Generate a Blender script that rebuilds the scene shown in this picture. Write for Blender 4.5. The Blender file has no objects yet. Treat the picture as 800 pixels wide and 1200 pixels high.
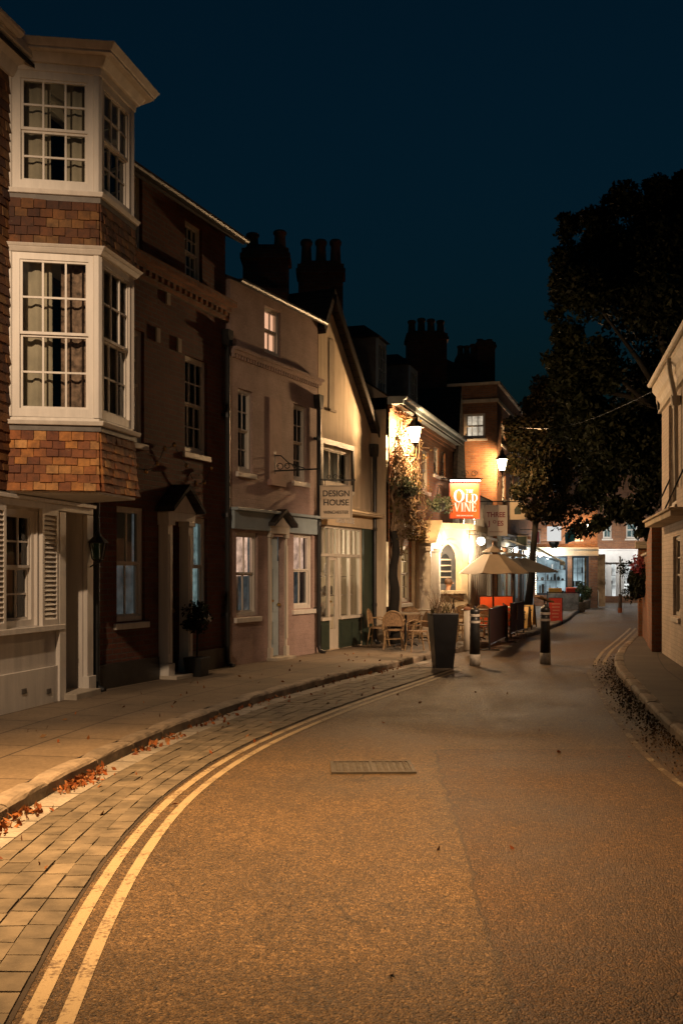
import bpy, math, random
import numpy as np
from mathutils import Vector, Matrix
random.seed(7); rng = np.random.default_rng(7)
SC = bpy.context.scene; COL = SC.collection
R = math.radians
CX, CY, FL, EYE, PAVE = 400., 672., 1200., 1.6, .10

# ------------------------------------------------------------------ surveying helpers
def ground(px, py, z=0.):
    Y = (EYE-z)*FL/(py-CY); return ((px-CX)/FL*Y, Y)
def at(px, Y): return (px-CX)/FL*Y
def zat(py, Y): return EYE-(py-CY)/FL*Y

# ------------------------------------------------------------------ objects
def tag(o, label=None, cat=None, group=None, kind=None):
    if label: o['label'] = label
    if cat: o['category'] = cat
    if group: o['group'] = group
    if kind: o['kind'] = kind
    return o
def empty(name, loc, rz=0., label=None, cat=None, group=None):
    o = bpy.data.objects.new(name, None); COL.objects.link(o)
    o.location = loc; o.rotation_euler = (0, 0, rz); o.empty_display_size = .2
    return tag(o, label, cat, group)
def copy_tree(o, parent=None):
    c = o.copy(); COL.objects.link(c); c.parent = parent
    for ch in list(o.children): copy_tree(ch, c)
    return c

class MB:
    def __init__(s): s.v = []; s.f = []; s.m = []; s.uv = None
    def add(s, vs, fs, mi=0):
        b = len(s.v); s.v += [tuple(p) for p in vs]
        for f in fs: s.f.append([i+b for i in f]); s.m.append(mi)
        return s
    def quad(s, a, b, c, d, mi=0): return s.add([a, b, c, d], [(0, 1, 2, 3)], mi)
    def hexa(s, p, mi=0):   # 4 bottom ccw, 4 top ccw
        return s.add(p, [(3, 2, 1, 0), (4, 5, 6, 7), (0, 1, 5, 4), (1, 2, 6, 5), (2, 3, 7, 6), (3, 0, 4, 7)], mi)
    def box(s, x0, x1, y0, y1, z0, z1, mi=0):
        return s.hexa([(x0, y0, z0), (x1, y0, z0), (x1, y1, z0), (x0, y1, z0), (x0, y0, z1), (x1, y0, z1), (x1, y1, z1), (x0, y1, z1)], mi)
    def prism(s, pts, a, b, axis='y', mi=0):
        n = len(pts)
        def P(p, t): return {'y': (p[0], t, p[1]), 'z': (p[0], p[1], t), 'x': (t, p[0], p[1])}[axis]
        vs = [P(p, a) for p in pts]+[P(p, b) for p in pts]
        fs = [tuple(range(n))[::-1], tuple(range(n, 2*n))]+[(i, (i+1) % n, n+(i+1) % n, n+i) for i in range(n)]
        return s.add(vs, fs, mi)
    def tube(s, pts, r, seg=6, mi=0, caps=True):
        pts = [Vector(p) for p in pts]; n = len(pts)
        rs = r if isinstance(r, (list, tuple)) else [r]*n
        vs = []; ref = None
        for i, p in enumerate(pts):
            t = (pts[min(i+1, n-1)]-pts[max(i-1, 0)])
            if t.length < 1e-9: t = Vector((0, 0, 1))
            t.normalize()
            if ref is None: ref = Vector((0, 0, 1)) if abs(t.z) < .9 else Vector((1, 0, 0))
            a = t.cross(ref)
            if a.length < 1e-6: a = t.orthogonal()
            a.normalize(); b = t.cross(a); ref = a.cross(t)
            for k in range(seg):
                an = 2*math.pi*k/seg; vs.append(p+rs[i]*(math.cos(an)*a+math.sin(an)*b))
        fs = [(i*seg+k, i*seg+(k+1) % seg, (i+1)*seg+(k+1) % seg, (i+1)*seg+k) for i in range(n-1) for k in range(seg)]
        if caps: fs += [tuple(range(seg))[::-1], tuple(range((n-1)*seg, n*seg))]
        return s.add(vs, fs, mi)
    def lathe(s, prof, seg=16, c=(0, 0, 0), mi=0):
        vs = [(c[0]+r*math.cos(2*math.pi*k/seg), c[1]+r*math.sin(2*math.pi*k/seg), c[2]+z) for r, z in prof for k in range(seg)]
        n = len(prof)
        fs = [(i*seg+k, i*seg+(k+1) % seg, (i+1)*seg+(k+1) % seg, (i+1)*seg+k) for i in range(n-1) for k in range(seg)]
        fs += [tuple(range(seg))[::-1], tuple(range((n-1)*seg, n*seg))]
        return s.add(vs, fs, mi)
    def build(s, name, mats, parent=None, loc=(0, 0, 0), rz=0., smooth=False, bevel=0.):
        me = bpy.data.meshes.new(name); me.from_pydata(s.v, [], s.f)
        if not isinstance(mats, (list, tuple)): mats = [mats]
        for m in mats: me.materials.append(m)
        if len(mats) > 1: me.polygons.foreach_set('material_index', s.m)
        if s.uv is not None:
            ul = me.uv_layers.new(name='UVMap')
            li = np.empty(len(me.loops), np.int32); me.loops.foreach_get('vertex_index', li)
            ul.data.foreach_set('uv', np.asarray(s.uv, np.float32)[li].ravel())
        if smooth: me.polygons.foreach_set('use_smooth', [True]*len(me.polygons))
        me.update()
        o = bpy.data.objects.new(name, me); COL.objects.link(o); o.parent = parent
        o.location = loc; o.rotation_euler = (0, 0, rz)
        if bevel:
            b = o.modifiers.new('bevel', 'BEVEL'); b.width = bevel; b.segments = 2; b.limit_method = 'ANGLE'
        return o

# ------------------------------------------------------------------ materials
def newmat(name):
    m = bpy.data.materials.new(name); m.use_nodes = True; nt = m.node_tree
    return m, nt, nt.nodes['Principled BSDF'], nt.nodes['Material Output']
def N(nt, t, **kw):
    n = nt.nodes.new(t)
    for k, v in kw.items(): setattr(n, k, v)
    return n
def sc(c, k): return tuple(min(1, x*k) for x in c[:3])+(1,)
def mixcol(nt, fac, a, b, blend='MIX'):
    n = N(nt, 'ShaderNodeMix', data_type='RGBA', blend_type=blend)
    L = nt.links
    for sock, val in ((0, fac), (6, a), (7, b)):
        if hasattr(val, 'is_output'): L.new(val, n.inputs[sock])
        else: n.inputs[sock].default_value = val
    return n.outputs[2]
def math_n(nt, op, a, b=0.):
    n = N(nt, 'ShaderNodeMath', operation=op)
    for i, v in enumerate((a, b)):
        if hasattr(v, 'is_output'): nt.links.new(v, n.inputs[i])
        else: n.inputs[i].default_value = v
    return n.outputs[0]
def noise(nt, vec, scale, detail=5., rough=.6):
    n = N(nt, 'ShaderNodeTexNoise'); n.inputs['Scale'].default_value = scale
    n.inputs['Detail'].default_value = detail; n.inputs['Roughness'].default_value = rough
    nt.links.new(vec, n.inputs['Vector']); return n.outputs['Fac']
def ramp(nt, fac, stops):
    n = N(nt, 'ShaderNodeValToRGB'); nt.links.new(fac, n.inputs[0]); e = n.color_ramp.elements
    while len(e) < len(stops): e.new(.5)
    for el, (p, c) in zip(e, stops): el.position = p; el.color = c if len(c) == 4 else tuple(c)+(1,)
    return n.outputs[0]
def bump(nt, b, height, strength, dist=.01):
    n = N(nt, 'ShaderNodeBump'); n.inputs['Strength'].default_value = strength; n.inputs['Distance'].default_value = dist
    nt.links.new(height, n.inputs['Height']); nt.links.new(n.outputs[0], b.inputs['Normal'])
def M(name, col, rough=.7, var=.25, vs=3., bmp=.25, bs=60., metal=0., island=0., streak=False, spec=.5):
    m, nt, b, out = newmat(name); tc = N(nt, 'ShaderNodeTexCoord'); v = tc.outputs['Object']
    if streak:
        mp = N(nt, 'ShaderNodeMapping'); mp.inputs['Scale'].default_value = (4, 4, .5); nt.links.new(v, mp.inputs[0]); vv = mp.outputs[0]
    else: vv = v
    f = noise(nt, vv, vs)
    c = ramp(nt, f, [(.3, sc(col, 1-var)), (.7, sc(col, 1+var))])
    if island:
        g = N(nt, 'ShaderNodeNewGeometry')
        k = math_n(nt, 'ADD', math_n(nt, 'MULTIPLY', g.outputs['Random Per Island'], 2*island), 1-island)
        hsv = N(nt, 'ShaderNodeHueSaturation'); nt.links.new(k, hsv.inputs['Value']); nt.links.new(c, hsv.inputs['Color']); c = hsv.outputs[0]
    nt.links.new(c, b.inputs['Base Color'])
    b.inputs['Roughness'].default_value = rough; b.inputs['Metallic'].default_value = metal
    b.inputs['Specular IOR Level'].default_value = spec
    if bmp: bump(nt, b, noise(nt, v, bs, 4), bmp)
    return m
def brick_mat(name, c1, c2, mortar, bw=.22, bh=.072, mw=.009, var=.5, rough=.85, bmp=.6, uv=False, msmooth=.2, off=.5, vs=1.3, freq=2):
    m, nt, b, out = newmat(name); tc = N(nt, 'ShaderNodeTexCoord')
    if uv: vec = tc.outputs['UV']
    else:
        s = N(nt, 'ShaderNodeSeparateXYZ'); nt.links.new(tc.outputs['Object'], s.inputs[0])
        cb = N(nt, 'ShaderNodeCombineXYZ'); nt.links.new(math_n(nt, 'ADD', s.outputs[0], s.outputs[1]), cb.inputs[0]); nt.links.new(s.outputs[2], cb.inputs[1]); vec = cb.outputs[0]
    br = N(nt, 'ShaderNodeTexBrick'); br.offset = off; br.offset_frequency = freq; nt.links.new(vec, br.inputs['Vector'])
    br.inputs['Scale'].default_value = 1; br.inputs['Brick Width'].default_value = bw; br.inputs['Row Height'].default_value = bh
    br.inputs['Mortar Size'].default_value = mw; br.inputs['Mortar Smooth'].default_value = msmooth; br.inputs['Bias'].default_value = 0
    br.inputs['Color1'].default_value = c1+(1,); br.inputs['Color2'].default_value = c2+(1,); br.inputs['Mortar'].default_value = mortar+(1,)
    f = noise(nt, tc.outputs['Object'], vs, 8, .65)
    k = ramp(nt, f, [(.25, (1-var,)*3), (.75, (1+var*.5,)*3)])
    c = mixcol(nt, 1., br.outputs['Color'], k, 'MULTIPLY')
    f2 = noise(nt, tc.outputs['Object'], 35, 4)
    c = mixcol(nt, 1., c, ramp(nt, f2, [(.3, (.75,)*3), (.7, (1.15,)*3)]), 'MULTIPLY')
    nt.links.new(c, b.inputs['Base Color']); b.inputs['Roughness'].default_value = rough
    h = math_n(nt, 'ADD', math_n(nt, 'MULTIPLY', br.outputs['Fac'], -1.), math_n(nt, 'MULTIPLY', f2, .5))
    bump(nt, b, h, bmp, .008)
    return m
def emit(name, col, st, tex=0.):
    m, nt, b, out = newmat(name); e = N(nt, 'ShaderNodeEmission'); e.inputs[0].default_value = tuple(col)+(1,); e.inputs[1].default_value = st
    if tex:
        tc = N(nt, 'ShaderNodeTexCoord'); f = noise(nt, tc.outputs['Object'], tex, 3)
        nt.links.new(ramp(nt, f, [(.35, sc(col, .25)), (.65, sc(col, 1.))]), e.inputs[0])
    nt.nodes.remove(b); nt.links.new(e.outputs[0], out.inputs[0]); return m
def lampglass(name, col, st):
    m, nt, b, out = newmat(name); e = N(nt, 'ShaderNodeEmission'); e.inputs[0].default_value = tuple(col)+(1,); e.inputs[1].default_value = st
    t = N(nt, 'ShaderNodeBsdfTransparent'); mx = N(nt, 'ShaderNodeMixShader'); mx.inputs[0].default_value = .5
    nt.nodes.remove(b); nt.links.new(t.outputs[0], mx.inputs[1]); nt.links.new(e.outputs[0], mx.inputs[2]); nt.links.new(mx.outputs[0], out.inputs[0]); return m
def glassmat(name, tint=(.85, .9, .9)):
    m, nt, b, out = newmat(name); t = N(nt, 'ShaderNodeBsdfTransparent'); t.inputs[0].default_value = tint+(1,)
    g = N(nt, 'ShaderNodeBsdfGlossy'); g.inputs['Roughness'].default_value = .03
    tc = N(nt, 'ShaderNodeTexCoord'); bp = N(nt, 'ShaderNodeBump'); bp.inputs['Strength'].default_value = .08; bp.inputs['Distance'].default_value = .02
    nt.links.new(noise(nt, tc.outputs['Object'], 3, 2), bp.inputs['Height']); nt.links.new(bp.outputs[0], g.inputs['Normal'])
    fr = N(nt, 'ShaderNodeFresnel'); fr.inputs[0].default_value = 1.5; mx = N(nt, 'ShaderNodeMixShader')
    nt.nodes.remove(b)
    nt.links.new(fr.outputs[0], mx.inputs[0]); nt.links.new(t.outputs[0], mx.inputs[1]); nt.links.new(g.outputs[0], mx.inputs[2]); nt.links.new(mx.outputs[0], out.inputs[0]); return m

WHITE = M('white_paint', (.62, .57, .50), .5, .12, 2.5, .15, 25, streak=True)
CREAM = M('cream_paint', (.55, .49, .40), .6, .15, 2., .2, 30, streak=True)
STONE = M('pale_stone', (.40, .34, .26), .85, .3, 2.5, .4, 40)
TIMBER = M('dark_timber', (.025, .02, .016), .5, .3, 8, .2, 40)
BLACK = M('black_iron', (.012, .012, .012), .42, .3, 20, .15, 80)
ROOF = brick_mat('roof_tiles', (.045, .03, .024), (.03, .022, .02), (.008, .007, .007), .18, .12, .012, .5, .9, .8)
BRICKA = brick_mat('dark_red_brick', (.17, .05, .025), (.11, .034, .02), (.11, .08, .06), var=.55)
BRICKG = brick_mat('orange_brick', (.36, .15, .06), (.25, .10, .045), (.22, .16, .11), var=.5)
BRICKP = brick_mat('pale_painted_brick', (.62, .52, .43), (.56, .47, .39), (.48, .40, .33), var=.3, mw=.007)
BRICKW = brick_mat('garden_wall_brick', (.30, .12, .055), (.22, .085, .04), (.20, .15, .10), var=.55)
PINK = brick_mat('pink_painted_brick', (.40, .28, .24), (.385, .268, .228), (.36, .25, .215), mw=.005, var=.42, msmooth=.8, bmp=.3, vs=1.8)
RENDER = M('cream_render', (.50, .40, .28), .85, .22, 1.6, .35, 28, streak=True)
RENDERW = M('warm_white_render', (.55, .50, .44), .8, .18, 1.6, .3, 28, streak=True)
STUCCO = M('stone_stucco', (.55, .43, .28), .85, .25, 2., .3, 30)
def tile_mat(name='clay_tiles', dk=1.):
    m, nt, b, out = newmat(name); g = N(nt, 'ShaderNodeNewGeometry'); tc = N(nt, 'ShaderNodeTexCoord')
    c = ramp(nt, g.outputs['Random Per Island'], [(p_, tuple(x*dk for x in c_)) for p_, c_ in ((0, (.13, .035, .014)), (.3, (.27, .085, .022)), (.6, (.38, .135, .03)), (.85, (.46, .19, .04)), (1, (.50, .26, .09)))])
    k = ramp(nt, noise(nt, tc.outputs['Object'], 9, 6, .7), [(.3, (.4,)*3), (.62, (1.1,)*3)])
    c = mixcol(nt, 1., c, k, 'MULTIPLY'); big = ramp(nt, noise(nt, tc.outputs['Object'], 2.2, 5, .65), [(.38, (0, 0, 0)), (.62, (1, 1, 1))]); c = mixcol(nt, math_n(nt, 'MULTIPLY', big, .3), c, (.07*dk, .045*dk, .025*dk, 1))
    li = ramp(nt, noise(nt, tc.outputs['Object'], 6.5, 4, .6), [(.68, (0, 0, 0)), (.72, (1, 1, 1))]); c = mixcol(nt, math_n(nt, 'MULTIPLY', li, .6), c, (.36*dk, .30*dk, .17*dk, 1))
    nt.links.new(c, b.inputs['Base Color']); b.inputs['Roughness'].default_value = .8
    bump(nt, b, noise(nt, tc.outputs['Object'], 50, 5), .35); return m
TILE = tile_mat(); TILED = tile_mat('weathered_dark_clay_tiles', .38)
LEAD = M('grey_lead', (.12, .105, .09), .6, .35, 6, .3, 20)
GLASS = glassmat('window_glass')
ROOM = M('dark_room', (.02, .017, .014), .9, .3, 2, 0)
CURT = M('beige_curtain', (.42, .34, .24), .9, .2, 4, .1, 90)
CURTP = M('patterned_curtain', (.24, .15, .10), .9, .75, 14, .1, 90)
CURTW = M('pale_blind', (.55, .52, .46), .85, .1, 4, .05, 50)
GREYBLUE = M('pale_grey_blue_paint', (.32, .38, .40), .5, .15, 3, .15, 30)
DOORDK = M('dark_door_paint', (.03, .035, .04), .4, .2, 5, .1, 40)
DKGREEN = M('dark_green_paint', (.035, .05, .035), .45, .25, 5, .1, 40)
BRASS = M('brass', (.55, .36, .12), .3, .1, 6, 0, metal=1.)
LIT_WARM = emit('lit_warm_room', (1, .50, .29), 1.15)
LIT_PALE = emit('lit_pale_room', (1, .80, .60), 1.0, 3.)
LIT_COOL = emit('lit_cool_room', (.62, .85, .82), .30, 6.)
LIT_SHOP = emit('lit_shop_interior', (1, .80, .58), 1.0, 1.2)
LIT_SHOPC = emit('lit_cool_shop_interior', (.72, .92, 1.), .7, 1.2)
LIT_PUB = emit('lit_pub_interior', (1, .62, .28), 1.4, 1.6)
LIT_DIM = emit('dim_pub_interior', (1, .55, .25), .14, 1.8)
LIT_BLIND = emit('lamplit_blind_glow', (1, .60, .42), 1.1, 4.); LIT_GREY = emit('dim_cool_pane_glow', (.85, .88, .84), .09, 3.)  # street lamplight on blinds and cool pane reflections, both put in as emission

# ------------------------------------------------------------------ house tools
class House:
    def __init__(s, name, label, cat, A, slope, rev=False, base=PAVE):
        d = Vector((slope, 1.)).normalized()
        if rev: d = -d
        s.A = Vector(A); s.d = d; s.n = Vector((d.y, -d.x)); s.base = base
        s.root = empty(name, (A[0], A[1], base), math.atan2(d.y, d.x), label, cat)
    def f(s, px, py, off=0.):
        a = (px-CX)/FL; b = (CY-py)/FL
        t = (s.A.dot(s.n)+off)/(a*s.n.x+s.n.y)
        P = Vector((a*t, t)); return (P-s.A).dot(s.d), EYE+b*t-s.base
    def rect(s, x0, x1, yt, yb, off=0.):
        xm = (x0+x1)/2
        return s.f(x0, yt, off)[0], s.f(x1, yt, off)[0], s.f(xm, yb, off)[1], s.f(xm, yt, off)[1]
    def loc(s, X, Y):
        p = Vector((X, Y))-s.A; return p.dot(s.d), -p.dot(s.n)

def wall(mb, u0, u1, z0, z1, ops=(), rev=.14, mi=0, y=0.):
    us = sorted({u0, u1, *[o[0] for o in ops], *[o[1] for o in ops]}); zs = sorted({z0, z1, *[o[2] for o in ops], *[o[3] for o in ops]})
    us = [u for u in us if u0 <= u <= u1]; zs = [z for z in zs if z0 <= z <= z1]
    for a, b in zip(us, us[1:]):
        for c, d in zip(zs, zs[1:]):
            um, zm = (a+b)/2, (c+d)/2
            if any(o[0] < um < o[1] and o[2] < zm < o[3] for o in ops): continue
            mb.quad((a, y, c), (b, y, c), (b, y, d), (a, y, d), mi)
    for o in ops:
        a, b, c, d = o[:4]
        mb.quad((a, y, c), (a, y, d), (a, y+rev, d), (a, y+rev, c), mi); mb.quad((b, y, c), (b, y+rev, c), (b, y+rev, d), (b, y, d), mi)
        mb.quad((a, y, d), (b, y, d), (b, y+rev, d), (a, y+rev, d), mi); mb.quad((a, y, c), (a, y+rev, c), (b, y+rev, c), (b, y, c), mi)
def hull(mb, u0, u1, z0, z1, dep, mi=0):
    mb.quad((u0, dep, z0), (u0, 0, z0), (u0, 0, z1), (u0, dep, z1), mi); mb.quad((u1, 0, z0), (u1, dep, z0), (u1, dep, z1), (u1, 0, z1), mi)
    mb.quad((u1, dep, z0), (u0, dep, z0), (u0, dep, z1), (u1, dep, z1), mi)
def roof(h, u0, u1, ze, zr, dep, ov=.25, ovs=.0, th=.045, mat=None, ridge=None, gmat=None):
    mb = MB(); r = dep/2 if ridge is None else ridge
    sf = (zr-ze)/r; e = ze-ov*sf
    mb.hexa([(u0-ovs, -ov, e), (u1+ovs, -ov, e), (u1+ovs, r, zr), (u0-ovs, r, zr), (u0-ovs, -ov, e+th), (u1+ovs, -ov, e+th), (u1+ovs, r, zr+th), (u0-ovs, r, zr+th)])
    mb.hexa([(u0-ovs, r, zr), (u1+ovs, r, zr), (u1+ovs, dep, ze), (u0-ovs, dep, ze), (u0-ovs, r, zr+th), (u1+ovs, r, zr+th), (u1+ovs, dep, ze+th), (u0-ovs, dep, ze+th)])
    o = mb.build('roof', mat or ROOF, h.root)
    for u in (u0+.004, u1-.004): g = MB(); g.add([(u, 0, ze), (u, r, zr), (u, dep, ze)], [(0, 1, 2)]); g.build('gable_wall', gmat or BRICKA, h.root)
    return o
def curtain_mesh(w, h, y, mat, name, parent, drop=0.):
    mb = MB(); n = max(6, int(w/.035)); vs = []
    for i in range(n+1):
        x = w*i/n; yy = y+.026*math.sin(i*1.7)+.014*math.sin(i*.6+1)
        vs += [(x, yy, drop), (x+.01*math.sin(i), yy, h)]
    mb.add(vs, [(2*i, 2*i+2, 2*i+3, 2*i+1) for i in range(n)]); return mb
def window(parent, loc, rz, w, h, cols=3, rows=(2, 2), fr=.055, mat=None, curtain=None, inner=None, sill=True, deep=.7, lab=None, inset=0., sillmat=None, half=None, room=True, ext=.9):
    mat = mat or WHITE; mb = MB(); d0, d1 = .0+inset, .09+inset
    mb.box(0, fr, d0, d1, 0, h); mb.box(w-fr, w, d0, d1, 0, h); mb.box(fr, w-fr, d0, d1, h-fr, h); mb.box(fr, w-fr, d0, d1, 0, fr*1.2)
    z0, z1 = fr*1.2, h-fr; iw0, iw1 = fr, w-fr; st = .03; bar = .0105
    if sum(rows) > 1 and len(rows) == 2:
        zm = z0+(z1-z0)*rows[1]/sum(rows); secs = [(z0, zm, rows[1], .04+inset), (zm, z1, rows[0], .015+inset)]
    else: secs = [(z0, z1, rows[0], .02+inset)]
    for (a, b, nr, y) in secs:
        mb.box(iw0, iw0+st, y, y+.04, a, b); mb.box(iw1-st, iw1, y, y+.04, a, b)
        mb.box(iw0+st, iw1-st, y, y+.04, b-st*.8, b); mb.box(iw0+st, iw1-st, y, y+.04, a, a+st)
        for i in range(1, cols):
            x = iw0+(iw1-iw0)*i/cols; mb.box(x-bar, x+bar, y+.004, y+.03, a+st, b-st*.8)
        for j in range(1, nr):
            z = a+(b-a)*j/nr; mb.box(iw0+st, iw1-st, y+.006, y+.028, z-bar, z+bar)
    o = mb.build('window', mat, parent, loc, rz)
    if lab: o['label'] = lab
    g = MB()
    for (a, b, nr, y) in secs: g.quad((iw0+.01, y+.022, a+.01), (iw1-.01, y+.022, a+.01), (iw1-.01, y+.022, b-.01), (iw0+.01, y+.022, b-.01))
    g.build('glass', GLASS, o)
    if sill:
        s = MB(); s.hexa([(-.07, -.09, -.10), (w+.07, -.09, -.10), (w+.07, .08, -.10), (-.07, .08, -.10), (-.07, -.09, -.02), (w+.07, -.09, -.02), (w+.07, .08, -.003), (-.07, .08, -.003)])
        s.build('sill', sillmat or mat, o, bevel=.006)
    yb = d1+.06
    if curtain:
        for (a, b, m) in curtain:
            c = curtain_mesh((b-a)*w, h-.02, yb+.06, m, 'curtain', o, .02); c.build('curtain', m, o, (a*w, 0, 0), smooth=True)
    if half:
        hb = MB(); hb.box(iw0+.01, iw1-.01, yb-.03, yb-.022, h*(1-half[0]), h-.03); hb.build('blind', half[1], o)
    if inner is not None:
        r = MB(); y1 = min(deep, .34)+inset+random.uniform(0, .03); r.quad((-.15, y1, -.1), (w+ext, y1, -.1), (w+ext, y1, h+.1), (-.15, y1, h+.1)); r.build('interior', inner, o)
    elif room:
        r = MB(); x0, x1, y1 = -.25, w+.25, deep+inset; ybk = d1+.03
        r.quad((x0, y1, -.2), (x1, y1, -.2), (x1, y1, h+.2), (x0, y1, h+.2))
        for q in (((x0, ybk, -.2), (x0, y1, -.2), (x0, y1, h+.2), (x0, ybk, h+.2)), ((x1, ybk, -.2), (x1, ybk, h+.2), (x1, y1, h+.2), (x1, y1, -.2)),
                  ((x0, ybk, -.2), (x1, ybk, -.2), (x1, y1, -.2), (x0, y1, -.2)), ((x0, ybk, h+.2), (x0, y1, h+.2), (x1, y1, h+.2), (x1, ybk, h+.2))): r.quad(*q)
        r.build('interior', ROOM, o)
    return o
def win(h, box, off=.06, **kw):
    u0, u1, z0, z1 = box; return window(h.root, (u0, off, z0), 0, u1-u0, z1-z0, **kw)
def chimney(h, px0, px1, ytop, Y, pots, pot_top, zb, dep=.55, mat=None, fr=None):
    X0, X1 = at(px0, Y), at(px1, Y); u, y = h.loc((X0+X1)/2, Y); w = (X1-X0)/2*.92; z1 = zat(ytop, Y)-h.base; rz = -h.root.rotation_euler.z
    mb = MB(); d = dep/2
    mb.box(-w, w, -d, d, zb-z1, -.24); mb.box(-w-.05, w+.05, -d-.05, d+.05, -.24, -.14); mb.box(-w-.02, w+.02, -d-.02, d+.02, -.14, -.04); mb.prism([(-w+.02, -.04), (w-.02, -.04), (w-.12, .04), (-w+.12, .04)], -d+.03, d-.03)
    o = mb.build('chimney', mat or BRICKA, h.root, (u, y, z1), rz)
    for p in range(pots):
        x = -w+.16+(2*w-.32)*(p/(pots-1) if pots > 1 else .5); ph = (zat(pot_top, Y)-zat(ytop, Y))*random.choice((1, .86, .95))
        b = MB(); b.lathe([(.13, 0), (.115, ph*.2), (.10, ph*.75), (.125, ph*.8), (.13, ph*.93), (.105, ph), (.08, ph), (.08, ph-.1)], 12, (x, 0, .02))
        b.build('chimney_pot', POT, o, smooth=True)
    return o
POT = M('clay_pot', (.16, .07, .04), .8, .3, 6, .3, 40)
def downpipe(h, u, z0, z1, y=-.07, head=True):
    mb = MB(); mb.tube([(u, y, z0+.12), (u, y, z1-.12), (u, y+.02, z1)], .042, 10)
    mb.tube([(u, y, z0+.14), (u, y-.03, z0+.05), (u, y-.12, z0+.01)], .042, 10)
    for z in np.arange(z0+.8, z1-.5, 1.6): mb.lathe([(.052, 0), (.052, .07)], 10, (u, y, z)); mb.box(u-.09, u+.09, -.028, -.012, z+.01, z+.06)
    if head: mb.prism([(u-.05, z1-.26), (u+.05, z1-.26), (u+.09, z1-.08), (u+.09, z1), (u-.09, z1), (u-.09, z1-.08)], y-.06, -.014)
    return mb.build('downpipe', BLACK, h.root)
def gutter(h, u0, u1, z, y=-.3, r=.06, mat=None):
    mb = MB(); n = 7; vs = []
    for u in (u0, u1):
        for k in range(n): a = math.pi+math.pi*k/(n-1); vs.append((u, y+r*math.cos(a), z+r*math.sin(a)))
    mb.add(vs, [(k, k+1, n+k+1, n+k) for k in range(n-1)]); mb.add(vs, [tuple(range(n)), tuple(range(n, 2*n))])
    o = mb.build('gutter', mat or BLACK, h.root); return o
def text(body, size, mat, parent, loc, rot, ext=.004, name='lettering', sx=1., bold=0.):
    cu = bpy.data.curves.new('t', 'FONT'); cu.body = body; cu.size = size; cu.extrude = ext; cu.align_x = 'CENTER'; cu.align_y = 'CENTER'; cu.offset = bold; cu.space_line = .95
    t = bpy.data.objects.new('t', cu); COL.objects.link(t); dg = bpy.context.evaluated_depsgraph_get()
    me = bpy.data.meshes.new_from_object(t.evaluated_get(dg)); bpy.data.objects.remove(t)
    o = bpy.data.objects.new(name, me); COL.objects.link(o); me.materials.clear(); me.materials.append(mat); o.parent = parent; o.location = loc; o.rotation_euler = rot; o.scale = (sx, 1, 1)
    return o

# ------------------------------------------------------------------ ground, road, kerbs
def curve(pts):
    p = np.array(pts, float); ys = p[:, 0]; xs = p[:, 1]
    dense = np.arange(ys[0], ys[-1], .05); xv = np.interp(dense, ys, xs)
    k = np.hanning(41); k /= k.sum(); pad = np.pad(xv, 20, mode='reflect', reflect_type='odd'); xv = np.convolve(pad, k, 'valid')
    return lambda y: np.interp(y, dense, xv)
KL = curve([(-12, -2.1), (0, -2.18), (4, -2.2), (6.5, -2.18), (7.3, -2.12), (8.3, -2.0), (10.2, -1.68), (12.6, -1.05), (14, -.5), (15.4, 0.02), (17.6, 1.02), (19.2, 1.7), (20.9, 2.43), (22.8, 3.5), (27, 5.2), (34, 7.5), (41, 9.4), (46, 11), (75, 17)])
KR = curve([(-12, 3.0), (0, 2.95), (5, 2.92), (8, 2.98), (9.2, 3.1), (11.8, 3.52), (16.3, 4.35), (18.6, 4.95), (21, 5.7), (23.7, 6.65), (28.2, 8.2), (39, 11.8), (47, 14.6), (75, 24)])
YL = curve([(-12, -.9), (0, -.95), (3.0, -1.06), (3.67, -1.11), (4.24, -1.17), (4.86, -1.215), (5.6, -1.25), (6.44, -1.255), (7.38, -1.21), (8.53, -1.05), (9.7, -.79), (10.85, -.44), (12.07, -.03), (13.7, .58), (15.6, 1.32), (17, 1.85), (20, 3.2), (25, 5)])
def offs(cv, ys, o):
    dx = (cv(ys+.05)-cv(ys-.05))/.1; k = 1/np.sqrt(1+dx*dx)
    return cv(ys)+o*k, ys-o*dx*k
def arclen(cv, ys): 
    x = cv(ys); return np.concatenate([[0], np.cumsum(np.hypot(np.diff(x), np.diff(ys)))])
def ribbon(name, cv, o0, o1, z, mat, y0, y1, step=.25, label=None, nx=1, cv2=None, jit=0.):
    ys = np.arange(y0, y1+1e-6, step); s = arclen(cv, ys); mb = MB(); uv = []; vs = []
    xa, ya = offs(cv, ys, o0); xb, yb = offs(cv2 or cv, ys, o1)
    for i in range(len(ys)):
        for j in range(nx+1):
            t = j/nx; vs.append((xa[i]+(xb[i]-xa[i])*t, ya[i]+(yb[i]-ya[i])*t, z+(random.uniform(-jit, jit) if jit else 0))); uv.append((s[i], math.hypot(xb[i]-xa[i], yb[i]-ya[i])*t))
    n = nx+1
    mb.add(vs, [(i*n+j, i*n+j+1, (i+1)*n+j+1, (i+1)*n+j) for i in range(len(ys)-1) for j in range(nx)]); mb.uv = uv
    o = mb.build(name, mat); tag(o, label, kind='structure'); return o
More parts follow.
